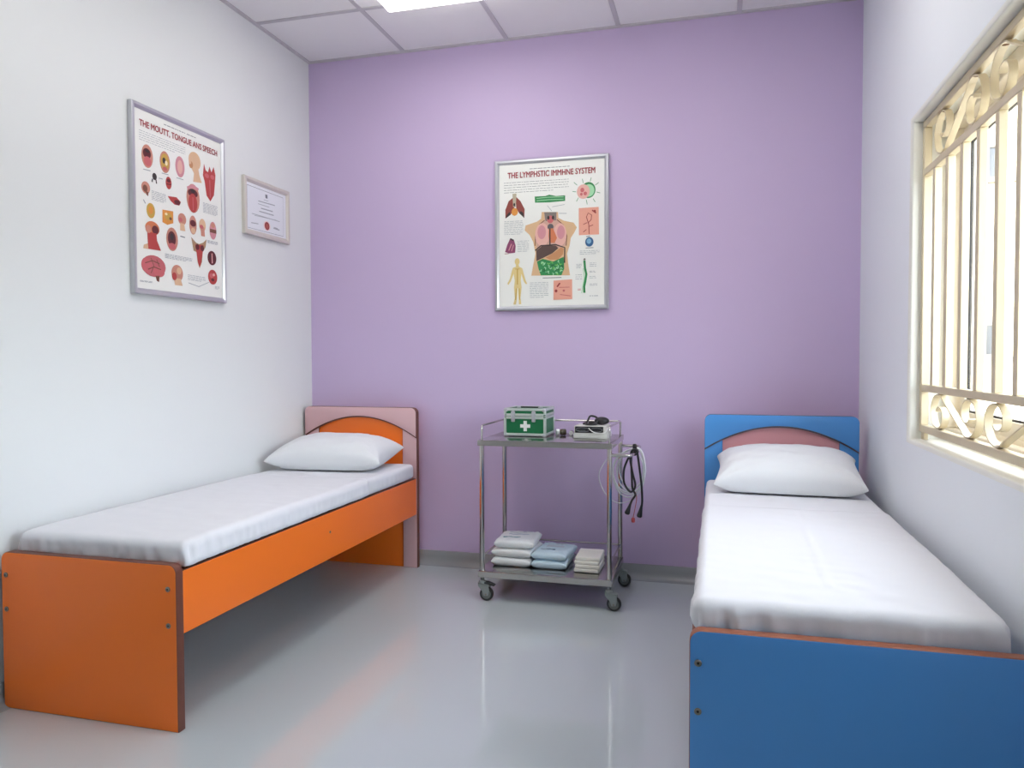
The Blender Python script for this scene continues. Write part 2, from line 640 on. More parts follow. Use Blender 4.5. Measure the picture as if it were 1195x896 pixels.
# ================================================================ window grille
GX0, GX1 = W + 0.036, W + 0.061            # tube depth
gr = thing('window_grille', (W + 0.05, (WIN_Y0 + WIN_Y1) / 2, WIN_Z0),
           'cream painted iron window grille with scrolls inside the right wall opening', 'window grille')
gy0, gy1 = WIN_Y0 + 0.004, WIN_Y1 - 0.004
gz0, gz1 = WIN_Z0 + 0.028, WIN_Z1 - 0.004
ZB0, ZB1, ZT0, ZT1 = 1.038, 1.062, 1.797, 1.823
b = MB()
b.box(GX0, GX1, gy0, gy1, gz0, gz0 + 0.025, 0.002, 1)
b.box(GX0, GX1, gy0, gy1, gz1 - 0.025, gz1, 0.002, 1)
b.box(GX0, GX1, gy1 - 0.025, gy1, gz0 + 0.025, gz1 - 0.025, 0.002, 1)
b.box(GX0, GX1, gy0, gy0 + 0.025, gz0 + 0.025, gz1 - 0.025, 0.002, 1)
b.build('grille_frame', M['grille'], gr)
for z0, z1 in ((ZB0, ZB1), (ZT0, ZT1)):
    b = MB()
    b.box(GX0, GX1, gy0 + 0.025, gy1 - 0.025, z0, z1, 0.002, 1)
    b.build('cross_rail', M['grille'], gr)
yy = -1.135
while yy > gy0 + 0.06:
    b = MB()
    b.box(GX0 + 0.002, GX1 - 0.002, yy - 0.0145, yy + 0.0145, ZB1, ZT0, 0.0015, 1)
    b.build('bar', M['grille'], gr)
    yy -= 0.151
# lugs that hold the grille in the opening
for yb in (-1.02, -2.45):
    b = MB()
    b.box(GX0 + 0.006, GX1 - 0.006, yb - 0.018, yb + 0.018, WIN_Z0 + 0.0005, gz0 + 0.001)
    b.build('lug', M['grille'], gr)


def scroll_pts(s0, z0, h, w, flip_s, flip_z):
    """an N-shaped scroll: curl, diagonal, turned curl; s runs along the opening, unit box w by h"""
    half = []
    k = 0.155 / 0.53                                  # curl centre
    cx, cz, rx, rz = 0.19, 0.50, 0.135, 0.485
    # inner hook, then outer sweep round the bottom and up the far side to the top
    raw = [(0.17, 0.50), (0.20, 0.60), (0.25, 0.62), (0.30, 0.52), (0.31, 0.30), (0.27, 0.10), (0.20, 0.02),
           (0.11, 0.10), (0.06, 0.32), (0.06, 0.62), (0.11, 0.87), (0.20, 0.985), (0.27, 0.95)]
    for p in raw:
        half.append(p)
    other = [(1 - p[0], 1 - p[1]) for p in reversed(raw)]
    P = half + [(0.33, 0.82)] + [(0.67, 0.18)] + other
    out = []
    for s, z in P:
        if flip_s:
            s = 1 - s
        if flip_z:
            z = 1 - z
        out.append((s0 + s * w, z0 + z * h))
    return out


unit = 0.53
for z0, z1, fz in ((gz0 + 0.025, ZB0, False), (ZT1, gz1 - 0.025, True)):
    s = 0.115
    fl = False
    while s + unit < (gy1 - gy0) - 0.02:
        pts = scroll_pts(s, z0 + 0.002, z1 - z0 - 0.004, unit, False, fz != fl)
        path = bez([((GX0 + GX1) / 2, gy1 - q, z) for q, z in pts], 7)
        b = MB()
        b.sweep(path, [(-0.002, -0.0105), (0.002, -0.0105), (0.002, 0.0105), (-0.002, 0.0105)], ref=(1, 0, 0))
        sc = b.build('scroll', M['grille'], gr, angle=45)
        up = fz != fl
        for q_s, q_z in ((0.20, 0.985), (0.20, 0.02), (0.80, 0.98), (0.80, 0.015)):
            b = MB()
            b.ball(((GX0 + GX1) / 2, gy1 - (s + q_s * unit), z0 + 0.002 + (1 - q_z if up else q_z) * (z1 - z0 - 0.004)),
                   0.011, 0.009, 0.0035, n=10)
            tag(b.build('weld_spot', M['rust'], gr), 'rusty brown weld')
        s += unit + 0.012
        fl = not fl


# ================================================================ beds
def top_round(w, h, r, n=7, z0=0.0):
    pts = [(0, z0), (w, z0)]
    for k in range(n + 1):
        a = k / n * PI / 2
        pts.append((w - r + r * math.cos(a), h - r + r * math.sin(a)))
    for k in range(n + 1):
        a = PI / 2 + k / n * PI / 2
        pts.append((r + r * math.cos(a), h - r + r * math.sin(a)))
    return pts


def bolt(x, y, z, parent, axis):
    b = MB()
    if axis == 'y':
        b.lathe([(0.0, 0.0), (0.0085, 0.0), (0.0085, -0.0015), (0.007, -0.003), (0.0035, -0.003), (0.003, -0.0012),
                 (0.0, -0.0012)], (x, y, z), 'y', 14)
        b.lathe([(0.0, -0.0013), (0.0034, -0.0013), (0.0034, -0.0018), (0.0, -0.0018)], (x, y, z), 'y', 6, mi=1)
    else:
        b.lathe([(0.0, 0.0), (0.006, 0.0), (0.006, 0.001), (0.005, 0.002), (0.003, 0.002), (0.0028, 0.001),
                 (0.0, 0.001)], (x, y, z), 'x', 14)
        b.lathe([(0.0, 0.0011), (0.0027, 0.0011), (0.0027, 0.0015), (0.0, 0.0015)], (x, y, z), 'x', 6, mi=1)
    return b.build('bolt', [M['bolt'], M['bolt_hole']], parent)


BW, BH, FH = 0.683, 0.8905, 0.5235


def make_bed(x0, yh, yf, main, body, over, edge, head_edge, rail_edge, label, mid_label, inner_side, arch_shade, extra=0.0):
    """x0: left side; yh: front face of headboard; yf: outer face of footboard"""
    t_ = thing('bed', (x0 + BW / 2, (yh + yf) / 2, 0), label, 'bed')
    back = yh + 0.046
    # headboard: full-height slab, raised side strips and an arched upper panel standing proud of them
    b = MB()
    b.prism([(x0 + p[0], p[1]) for p in top_round(BW, BH, 0.03)], 'xz', yh + 0.018, back, 0.003, 2, 0, 1)
    hb = b.build('headboard', [body, head_edge], t_)
    tag(hb, mid_label)

    def arch(x):
        q = (x - BW / 2) / (BW / 2)
        return 0.841 - 0.113 * q * q
    for sx0, sx1 in ((0.0, 0.083), (BW - 0.083, BW)):
        b = MB()
        n = 8
        top = [(x0 + sx0 + (sx1 - sx0) * k / n, arch(sx0 + (sx1 - sx0) * k / n) + 0.004) for k in range(n + 1)]
        b.prism([(x0 + sx0, 0.0), (x0 + sx1, 0.0)] + list(reversed(top)), 'xz', yh + 0.010, yh + 0.0185, 0.001, 1, 0, 1)
        tag(b.build('side_strip', [over, head_edge], hb), 'upright side strip of the headboard')
    n = 36
    low = [(x0 + BW * k / n, arch(BW * k / n)) for k in range(n + 1)]
    tp = [(x0 + p[0], p[1]) for p in top_round(BW, BH, 0.03)[2:]]
    b = MB()
    b.prism(low + tp, 'xz', yh, yh + 0.0185, 0.002, 2, 0, 1)
    tag(b.build('arch_panel', [over, head_edge], hb), 'arched upper panel of the headboard')
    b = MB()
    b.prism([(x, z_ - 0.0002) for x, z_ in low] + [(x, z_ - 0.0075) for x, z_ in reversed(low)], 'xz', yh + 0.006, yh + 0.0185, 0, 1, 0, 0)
    tag(b.build('arch_shade_strip', arch_shade, hb), 'dark strip standing in for the shade under the arch')  # thin dark strip paints the shadow line below the arched panel
    # footboard
    b = MB()
    b.prism([(x0 + p[0], p[1]) for p in top_round(BW + extra, FH, 0.028)], 'xz', yf, yf + 0.034, 0.004, 3, 0, 1)
    fb = b.build('footboard', [main, edge], t_)
    for bx in (0.020, BW + extra - (0.030 if not extra else 0.012)):
        for bz in (0.447, 0.333):
            bolt(x0 + bx, yf, bz, fb, 'y')
    # side rails and the board the mattress lies on
    for xa, out in ((x0 + 0.004, -1), (x0 + BW - 0.022, 1)):
        b = MB()
        b.box(xa, xa + 0.018, yf + 0.034, yh + 0.010, 0.298, 0.4985, 0.0015, 1)
        bm_ = b.bm
        bm_.normal_update()
        for f in bm_.faces:
            f.material_index = 1 if abs(f.normal.z) > 0.5 else 0
        rl = b.build('side_rail', [main, rail_edge], t_)
        if out == inner_side:
            bolt(xa + (0.018 if out > 0 else 0), (yh + yf) / 2 + 0.005, 0.414, rl, 'x')
    b = MB()
    b.box(x0 + 0.022, x0 + BW - 0.022, yf + 0.034, yh + 0.0175, 0.40, 0.418)
    b.build('base_board', M['edge_dark'], t_)
    return t_


LX0, LYH, LYF = 0.020, -0.117, -2.041
RX0, RYH, RYF = 2.248, -0.2685, -2.2075
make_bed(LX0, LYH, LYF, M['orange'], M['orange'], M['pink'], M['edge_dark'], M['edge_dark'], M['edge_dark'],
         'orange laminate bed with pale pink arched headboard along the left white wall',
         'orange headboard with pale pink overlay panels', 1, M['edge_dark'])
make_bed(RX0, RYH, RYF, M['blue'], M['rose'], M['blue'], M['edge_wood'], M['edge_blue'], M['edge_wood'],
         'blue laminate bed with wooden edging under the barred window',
         'rose pink headboard with blue overlay panels', -1, M['arch_shade_grey'], extra=0.031)


def soft_box(x0, x1, y0, y1, z0, z1, r, step, disp, keep=None):
    """rounded box as fine grids; disp(p, n) moves each point along its normal"""
    t = bmesh.new()
    core0 = Vector((x0 + r, y0 + r, z0 + r))
    core1 = Vector((x1 - r, y1 - r, z1 - r))
    rngs = []
    for a, c in ((x0, x1), (y0, y1), (z0, z1)):
        n = max(4, int((c - a) / step))
        edge = [a + r * q for q in (0, .25, .5, .75)]
        mid = [a + r + (c - a - 2 * r) * k / n for k in range(n + 1)]
        edge2 = [c - r * q for q in (.75, .5, .25, 0)]
        rngs.append(edge + mid + edge2)

    def place(p):
        p = Vector(p)
        q = Vector([min(max(p[i], core0[i]), core1[i]) for i in range(3)])
        d = p - q
        nrm = d.normalized()
        s = q + nrm * r
        if keep is not None and not keep(s):
            pass
        return s + disp(s, nrm)
    lo, hi = (x0, y0, z0), (x1, y1, z1)
    for ax in range(3):
        o1, o2 = [(1, 2), (0, 2), (0, 1)][ax]
        for val in (lo[ax], hi[ax]):
            grid = []
            for u in rngs[o1]:
                row = []
                for v in rngs[o2]:
                    p = [0, 0, 0]
                    p[ax], p[o1], p[o2] = val, u, v
                    row.append(t.verts.new(place(p)))
                grid.append(row)
            for i in range(len(grid) - 1):
                for j in range(len(grid[0]) - 1):
                    t.faces.new((grid[i][j], grid[i + 1][j], grid[i + 1][j + 1], grid[i][j + 1]))
    bmesh.ops.remove_doubles(t, verts=list(t.verts), dist=2e-5)
    if keep is not None:
        kill = [f for f in t.faces if not keep(f.calc_center_median())]
        bmesh.ops.delete(t, geom=kill, context='FACES')
    bmesh.ops.recalc_face_normals(t, faces=list(t.faces))
    return t


def nz(x, y, z):
    return noise.noise(Vector((x, y, z)))


def mattress(x0, x1, y0, y1, z0, z1, hem, seed, label, crease=None):
    t_ = thing('mattress', ((x0 + x1) / 2, (y0 + y1) / 2, z0), label, 'mattress')

    def disp(p, n):
        d = 0.0
        side = 1 - abs(n.z)
        # soft unevenness of the top
        d += 0.0035 * nz(p.x * 3 + seed, p.y * 2.2, 0) * abs(n.z)
        d += 0.0014 * nz(p.x * 9 + seed, p.y * 14, 2) * max(0, n.z)
        # gathers where the sheet is tucked in, tighter towards the foot corners
        foot = math.exp(-max(0, p.y - y0) / 0.22)
        cor = math.exp(-min(abs(p.x - x0), abs(p.x - x1)) / 0.13)
        along = p.x if abs(n.y) > abs(n.x) else p.y
        low = min(1, max(0, (z1 - p.z) / (z1 - z0)))
        d += side * (0.25 + 0.75 * low) * 0.017 * nz(along * 38 + seed * 3, p.z * 7, seed) * (0.25 + 1.0 * foot * cor + 0.45 * foot)
        d += side * 0.006 * nz(along * 6 + seed, p.z * 9, 5) * low
        v = n * d
        if crease and n.z > 0.8 and -2.0 < p.y < hem - 0.03:
            cx = crease + 0.02 * (p.y + 1.0)
            v.z += 0.0028 * math.exp(-((p.x - cx) / 0.007) ** 2)
        # rounded-over, slightly slumped foot end
        f2 = max(0.0, 1 - (p.y - y0) / 0.16)
        v.z -= 0.006 * f2 * f2 * max(0, p.z - z0) / (z1 - z0)
        return v
    b = MB()
    b.merge(soft_box(x0, x1, y0, y1, z0, z1, 0.024, 0.011, disp))
    b.build('fitted_sheet', M['sheet'], t_, angle=80)

    # flat sheet laid over most of the length, its hem across the bed below the pillow
    def keep(p):
        return p.y < hem + 0.012 * nz(p.x * 5, seed, 1) and p.z > z0 + 0.005

    def disp2(p, n):
        return disp(p, n) + n * (0.0042 + 0.0012 * nz(p.x * 20, p.y * 20, p.z * 20 + seed))
    b = MB()
    b.merge(soft_box(x0, x1, y0, y1, z0, z1, 0.024, 0.011, disp2, keep))
    o = b.build('top_sheet', M['sheet'], t_, angle=80)
    md = o.modifiers.new('thickness', 'SOLIDIFY')
    md.thickness = 0.003
    md.offset = -1
    return t_


mattress(LX0 + 0.020, LX0 + BW - 0.006, LYF + 0.048, LYH - 0.008, 0.4995, 0.583, -0.70, 3.1,
         'mattress in white fitted sheet lying on the orange bed')
mattress(RX0 + 0.010, RX0 + BW - 0.008, RYF + 0.048, RYH - 0.008, 0.4995, 0.583, -0.975, 8.4,
         'mattress in white fitted sheet lying on the blue bed', crease=2.60)


def cushion_bm(a, c, h, flat, pinch=0.07, pw=2.4, ex=0.45, nseg=46, wr=0.006, seed=0.0, spike=0.0):
    """pillow of half sizes a, c: bulging top h above the seam, bottom cut flat below it"""
    t = bmesh.new()
    cs = [math.sin((k / nseg - 0.5) * PI) for k in range(nseg + 1)]
    tops, bots = [], []
    for i, u in enumerate(cs):
        rt, rb = [], []
        for j, v in enumerate(cs):
            f = max(0.0, (1 - abs(u) ** pw) * (1 - abs(v) ** pw))
            k = (abs(u) * abs(v)) ** 6 * spike
            x = a * u * (1 - pinch * (1 - v * v) + k)
            y = c * v * (1 - pinch * (1 - u * u) + k)
            g = f ** ex
            wv = wr * (nz(u * 3 + seed, v * 3, 0) + 0.6 * nz(u * 8 + seed, v * 8, 3)) * min(1, f * 3)
            # pull folds radiating from the corners
            rr = math.hypot(1 - abs(u), 1 - abs(v))
            an = math.atan2(1 - abs(v), 1 - abs(u))
            wv += wr * 0.9 * math.sin(an * 9 + seed) * math.exp(-(rr / 0.45) ** 2) * min(1, f * 6)
            zt = h * g + wv
            zb = -flat * min(1.0, 1.6 * f ** 0.4) + wv * 0.25 * (f < 0.35)
            vt = t.verts.new((x, y, zt))
            rt.append(vt)
            rb.append(vt if (i in (0, nseg) or j in (0, nseg)) else t.verts.new((x, y, zb)))
        tops.append(rt)
        bots.append(rb)
    for i in range(nseg):
        for j in range(nseg):
            t.faces.new((tops[i][j], tops[i + 1][j], tops[i + 1][j + 1], tops[i][j + 1]))
            q = [bots[i][j], bots[i][j + 1], bots[i + 1][j + 1], bots[i + 1][j]]
            try:
                t.faces.new(q)
            except ValueError:
                pass
    bmesh.ops.recalc_face_normals(t, faces=list(t.faces))
    return t


def place_mesh(name, bm_, m, loc, rot, label, cat, group=None, rest=None):
    b = MB()
    if rest is not None:
        mt = Matrix.Rotation(rot[2], 3, 'Z') @ Matrix.Rotation(rot[0], 3, 'X')
        for v in bm_.verts:
            v.co = mt @ v.co
            v.co.z = max(v.co.z, rest - loc[2] + 0.02 * max(0.0, (rest - loc[2]) - v.co.z))
        rot = (0, 0, 0)
    b.merge(bm_)
    o = b.build(name, m, None, origin=(0, 0, 0), angle=80)
    o.location = loc
    o.rotation_euler = rot
    return tag(o, label, cat, group)


place_mesh('pillow', cushion_bm(0.300, 0.195, 0.108, 0.056, pinch=0.05, ex=0.37, seed=1.3, spike=0.035), M['pillow'],
           (0.345, -0.355, 0.653), (R(5), 0, R(6)), 'white pillow resting against the orange headboard', 'pillow', rest=0.5905)
place_mesh('pillow', cushion_bm(0.295, 0.195, 0.110, 0.058, pinch=0.045, ex=0.37, seed=5.7, spike=0.02), M['pillow'],
           (RX0 + 0.352, -0.505, 0.660), (R(10), 0, R(-2)), 'white pillow resting against the blue headboard', 'pillow', rest=0.5905)

# ================================================================ trolley
TX0, TX1, TY0, TY1 = 1.204, 1.846, -0.570, -0.135
ZT, ZL = 0.7726, 0.1446
PX = (1.221, 1.832)
PY = (-0.552, -0.153)
tr = thing('trolley', ((TX0 + TX1) / 2, (TY0 + TY1) / 2, 0),
           'two shelf stainless steel medical trolley on casters against the lilac wall', 'trolley')
for zt, lip in ((ZT, 0.027), (ZL, 0.030)):
    b = MB()
    b.box(TX0, TX1, TY0, TY1, zt - 0.004, zt, 0.0015, 2)
    th = 0.003
    for x0, x1, y0, y1 in ((TX0, TX1, TY0, TY0 + th), (TX0, TX1, TY1 - th, TY1), (TX0, TX0 + th, TY0 + th, TY1 - th),
                           (TX1 - th, TX1, TY0 + th, TY1 - th)):
        b.box(x0, x1, y0, y1, zt - lip, zt - 0.001, 0.001, 1)
    b.box(TX0 + th, TX1 - th, TY0 + th, TY0 + 0.016, zt - lip, zt - lip + 0.002)
    b.box(TX0 + th, TX1 - th, TY1 - 0.016, TY1 - th, zt - lip, zt - lip + 0.002)
    b.build('shelf', M['tray'], tr)
for px in PX:
    for py in PY:
        b = MB()
        b.lathe([(0.0, 0.112), (0.0115, 0.112), (0.0115, ZT - 0.004), (0.0, ZT - 0.004)], (px, py, 0), 'z', 20)
        b.lathe([(0.0, 0.1135), (0.0125, 0.1135), (0.0125, 0.1155), (0.0, 0.1155)], (px, py, 0), 'z', 20)
        b.build('post', M['steel'], tr)


def fillet(pts, r, n=6):
    out = [Vector(pts[0])]
    for a, p, c in zip(pts, pts[1:], pts[2:]):
        a, p, c = Vector(a), Vector(p), Vector(c)
        d0, d1 = (a - p).normalized(), (c - p).normalized()
        s, e = p + d0 * r, p + d1 * r
        for k in range(n + 1):
            q = k / n
            out.append(s * (1 - q) ** 2 + p * 2 * q * (1 - q) + e * q * q)
    out.append(Vector(pts[-1]))
    return out


ZG = 0.841
b = MB()
b.tube(fillet([(PX[0], PY[0], ZT - 0.001), (PX[0], PY[0], ZG), (PX[0], PY[1], ZG), (PX[1], PY[1], ZG),
               (PX[1], PY[0], ZG + 0.006), (PX[1], PY[0], ZT - 0.001)], 0.018), 0.0048, 10)
for px in PX:
    b.tube([(px, PY[1], ZT - 0.001), (px, PY[1], ZG - 0.003)], 0.0048, 10)
b.build('guard_rail', M['steel'], tr)
b = MB()
zg = 0.212
b.tube([(PX[0], PY[0], zg), (PX[0], PY[1], zg)], 0.004, 8)
b.tube([(PX[0], PY[1], zg), (PX[1], PY[1], zg)], 0.004, 8)
b.tube([(PX[1], PY[1], zg), (PX[1], PY[0], zg)], 0.004, 8)
b.build('guard_rail', M['steel'], tr)
XH, ZH = 1.932, 0.717
b = MB()
b.tube(fillet([(PX[1], PY[0], ZH), (XH, PY[0], ZH), (XH, PY[1], ZH), (PX[1], PY[1], ZH)], 0.03), 0.0075, 12)
b.build('push_handle', M['steel'], tr)


def caster(px, py, brake):
    cx, cz, r = px + 0.022, 0.0335, 0.0335
    b = MB()
    b.lathe([(0, 0.1158), (0.009, 0.116), (0.009, 0.098), (0.017, 0.097), (0.018, 0.088), (0.016, 0.083), (0, 0.083)],
            (px, py, 0), 'z', 20)
    for s in (-1, 1):
        ya, yb = (py - 0.0185, py - 0.0145) if s < 0 else (py + 0.0145, py + 0.0185)
        b.prism([(px - 0.018, 0.089), (px + 0.036, 0.080), (cx + 0.016, 0.050), (cx + 0.010, 0.028), (cx - 0.010, 0.026),
                 (cx - 0.016, 0.045), (px - 0.016, 0.072)], 'xz', ya, yb, 0.001, 1)
    b.prism([(px - 0.018, 0.089), (px + 0.036, 0.080), (px + 0.036, 0.074), (px - 0.018, 0.080)], 'xz', py - 0.0185,
            py + 0.0185, 0.002, 1)
    c_ = b.build('caster', M['fork'], tr)
    b = MB()
    pr = [(0.0, -0.012), (0.012, -0.012), (0.020, -0.010), (0.024, -0.0105)]
    b.lathe(pr + [(0.024, 0.0105), (0.020, 0.010), (0.012, 0.012), (0.0, 0.012)], (cx, py, cz), 'y', 28, mi=0)
    b.lathe([(0.0235, -0.011), (0.029, -0.012), (0.0325, -0.008), (r, 0.0), (0.0325, 0.008), (0.029, 0.012),
             (0.0235, 0.011)], (cx, py, cz), 'y', 32, mi=1, ring=True)
    b.lathe([(0, -0.0195), (0.005, -0.0195), (0.005, 0.0195), (0, 0.0195)], (cx, py, cz), 'y', 12, mi=2)
    b.build('wheel', [M['rubber'], M['tyre'], M['bolt']], c_)
    if brake:
        b = MB()
        b.prism([(px + 0.012, 0.083), (px + 0.062, 0.074), (px + 0.064, 0.079), (px + 0.030, 0.092), (px + 0.012, 0.091)],
                'xz', py - 0.014, py + 0.014, 0.002, 1)
        b.build('brake_lever', M['tyre'], c_)


for px in PX:
    for py in PY:
        caster(px, py, px == PX[0] and py == PY[0])

# ---------------------------------------------------------------- first-aid case
cx0, cx1, cy0, cy1, cz0, cz1 = 1.279, 1.494, -0.372, -0.165, ZT + 0.0005, 0.9135
fa = thing('first_aid_case', ((cx0 + cx1) / 2, (cy0 + cy1) / 2, ZT),
           'green first aid case with metal edges and white cross on the trolley', 'first aid case')
SEAM0, SEAM1 = 0.866, 0.8835
b = MB()
b.box(cx0 + 0.004, cx1 - 0.004, cy0 + 0.004, cy1 - 0.004, cz0 + 0.006, SEAM0 + 0.004, 0.001, 1)
body = b.build('body', M['green'], fa)
b = MB()
b.box(cx0 + 0.004, cx1 - 0.004, cy0 + 0.004, cy1 - 0.004, SEAM1 - 0.006, cz1 - 0.003, 0.001, 1)
lid = b.build('lid', M['green'], fa)


def edges(b, z0, z1, e):
    for zc in (z0, z1 - e):
        for y_ in (cy0, cy1 - e):
            b.box(cx0 + e, cx1 - e, y_, y_ + e, zc, zc + e, 0.002, 2)
        for x_ in (cx0, cx1 - e):
            b.box(x_, x_ + e, cy0 + e, cy1 - e, zc, zc + e, 0.002, 2)
    for x_ in (cx0, cx1 - e):
        for y_ in (cy0, cy1 - e):
            b.box(x_, x_ + e, y_, y_ + e, z0 + e * 0.5, z1 - e * 0.5, 0.002, 2)


b = MB()
edges(b, cz0 + 0.004, SEAM0 + 0.0075, 0.013)
b.build('edge_trim', M['alu'], body)
b = MB()
edges(b, SEAM0 + 0.009, cz1, 0.0125)
b.build('edge_trim', M['alu'], lid)
for x_ in (cx0 + 0.001, cx1 - 0.019):
    for y_ in (cy0 + 0.001, cy1 - 0.019):
        for z_ in (cz0, cz1 - 0.017):
            b = MB()
            b.box(x_ - 0.002, x_ + 0.020, y_ - 0.002, y_ + 0.020, z_, z_ + 0.0185, 0.006, 3)
            b.build('corner_cap', M['frame_alu'], body if z_ == cz0 else lid)
for lx in (cx0 + 0.048, cx1 - 0.062):
    b = MB()
    b.box(lx - 0.011, lx + 0.011, cy0 - 0.004, cy0 + 0.002, 0.872, 0.896, 0.003, 2)
    b.lathe([(0, 0), (0.0105, 0), (0.0105, -0.004), (0, -0.004)], (lx, cy0 + 0.001, 0.892), 'y', 16)
    b.box(lx - 0.008, lx + 0.008, cy0 - 0.009, cy0 - 0.002, 0.862, 0.886, 0.003, 2)
    b.box(lx - 0.010, lx + 0.010, cy0 - 0.004, cy0 + 0.002, 0.846, 0.868, 0.004, 2)
    b.build('latch', M['frame_alu'], fa)
mx, mz, ca, cb = (cx0 + cx1) / 2 + 0.002, 0.826, 0.0255, 0.0085
b = MB()
b.prism([(mx - cb, mz - ca), (mx + cb, mz - ca), (mx + cb, mz - cb), (mx + ca, mz - cb), (mx + ca, mz + cb),
         (mx + cb, mz + cb), (mx + cb, mz + ca), (mx - cb, mz + ca), (mx - cb, mz + cb), (mx - ca, mz + cb),
         (mx - ca, mz - cb), (mx - cb, mz - cb)], 'xz', cy0 + 0.0025, cy0 + 0.0045)
tag(b.build('white_cross', M['white'], body), 'white cross emblem')
b = MB()
ym = (cy0 + cy1) / 2
b.box(mx - 0.050, mx + 0.050, ym - 0.010, ym + 0.010, cz1 - 0.003, cz1 + 0.004, 0.003, 3)
for s in (-1, 1):
    b.box(mx + s * 0.055 - 0.010, mx + s * 0.055 + 0.010, ym - 0.012, ym + 0.012, cz1 - 0.004, cz1 + 0.003, 0.002, 2, mi=1)
b.build('carry_handle', [M['black'], M['frame_alu']], fa)

# ---------------------------------------------------------------- small bottles
for (bx, by, ang, ln, r, label) in ((1.522, -0.262, R(25), 0.050, 0.0155, 'larger brown bottle with white cap lying next to the green case'),
                                    (1.594, -0.243, R(96), 0.052, 0.0105, 'smaller brown bottle with white cap lying beside the grey device')):
    t_ = thing('bottle', (bx, by, ZT + 0.0005), label, 'bottle', rot=(0, 0, ang))
    b = MB()
    b.lathe([(0, 0.014), (r * .55, 0.014), (r * .6, 0.019), (r * .95, 0.024), (r, 0.028), (r, ln - 0.002), (r * .9, ln),
             (0, ln)], (0, 0, r), 'x', 20)
    b.build('body', M['amber'], t_, local=True)
    b = MB()
    b.lathe([(0, 0), (r * .95, 0), (r, 0.001), (r, 0.015), (r * .95, 0.016), (0, 0.016)], (0, 0, r), 'x', 20)
    b.build('cap', M['white'], t_, local=True)

# ---------------------------------------------------------------- grey desktop device with cable on top
dx0, dx1, dy0, dy1 = 1.634, 1.799, -0.392, -0.235
dv = thing('medical_device', ((dx0 + dx1) / 2, (dy0 + dy1) / 2, ZT),
           'light grey box shaped device with black front panel on the trolley', 'medical device')
b = MB()
b.box(dx0, dx1, dy0, dy1, ZT + 0.0005, 0.798, 0.003, 2)
b.box(dx0 + 0.003, dx1 - 0.003, dy0 + 0.006, dy1 - 0.004, 0.797, 0.834, 0.003, 2)
b.box(dx0 + 0.006, dx1 - 0.006, dy0 - 0.001, dy0 + 0.006, 0.7955, 0.7995, 0.001, 1)
b.build('housing', M['device'], dv)
b = MB()
b.box(dx0 + 0.008, dx1 - 0.020, dy0 + 0.0035, dy0 + 0.007, 0.8005, 0.8315, 0.001, 1)
fp = b.build('front_panel', M['black_gloss'], dv)
b = MB()
for ox, rx, rz in ((dx0 + 0.045, 0.033, 0.0095), (dx0 + 0.113, 0.027, 0.0095)):
    pts = [(ox + rx * math.cos(a * PI / 14), dy0 + 0.003, 0.8155 + rz * math.sin(a * PI / 14)) for a in range(28)]
    b.tube(pts, 0.0011, 6, closed=True)
b.tube([(dx0 + 0.020, dy0 + 0.003, 0.8125), (dx0 + 0.06, dy0 + 0.003, 0.8125)], 0.0009, 6)
tag(b.build('panel_outline', M['ink_grey'], fp), 'grey oval outlines on the panel')
b = MB()
b.tube(bez([(dx0 + 0.075, dy0 + 0.004, 0.824), (dx0 + 0.088, dy0 - 0.003, 0.812), (dx0 + 0.108, dy0 - 0.005, 0.803),
            (dx0 + 0.14, dy0 - 0.004, 0.801), (dx0 + 0.158, dy0 - 0.003, 0.808), (dx0 + 0.164, dy0 + 0.02, 0.822),
            (dx0 + 0.167, dy0 + 0.06, 0.815), (dx0 + 0.1675, dy0 + 0.09, 0.80)], 6), 0.0022, 8)
tag(b.build('lead', M['white'], dv), 'white lead curving over the front')

cd = thing('cable', (dx0 + 0.09, dy0 + 0.08, 0.834), 'black coiled cable with oval grip lying on the grey device', 'cable')
b = MB()
loop = [(dx0 + 0.040, dy0 + 0.06, 0.8395), (dx0 + 0.052, dy0 + 0.09, 0.846), (dx0 + 0.060, dy0 + 0.11, 0.868),
        (dx0 + 0.072, dy0 + 0.10, 0.876), (dx0 + 0.098, dy0 + 0.08, 0.872), (dx0 + 0.112, dy0 + 0.06, 0.858),
        (dx0 + 0.096, dy0 + 0.04, 0.841), (dx0 + 0.075, dy0 + 0.035, 0.8395), (dx0 + 0.062, dy0 + 0.06, 0.8395),
        (dx0 + 0.080, dy0 + 0.085, 0.8395), (dx0 + 0.105, dy0 + 0.085, 0.842), (dx0 + 0.125, dy0 + 0.07, 0.850)]
b.tube(bez(loop, 7), 0.0052, 10)
loop2 = [(dx0 + 0.050, dy0 + 0.045, 0.8395), (dx0 + 0.064, dy0 + 0.03, 0.8395), (dx0 + 0.088, dy0 + 0.028, 0.8395),
         (dx0 + 0.104, dy0 + 0.045, 0.840), (dx0 + 0.09, dy0 + 0.06, 0.847), (dx0 + 0.066, dy0 + 0.055, 0.846)]
b.tube(bez(loop2, 7), 0.0052, 10)
b.build('cord', M['black'], cd)
b = MB()
b.ball((dx0 + 0.128, dy0 + 0.075, 0.8545), 0.037, 0.028, 0.0200)
b.build('grip', M['black'], cd)

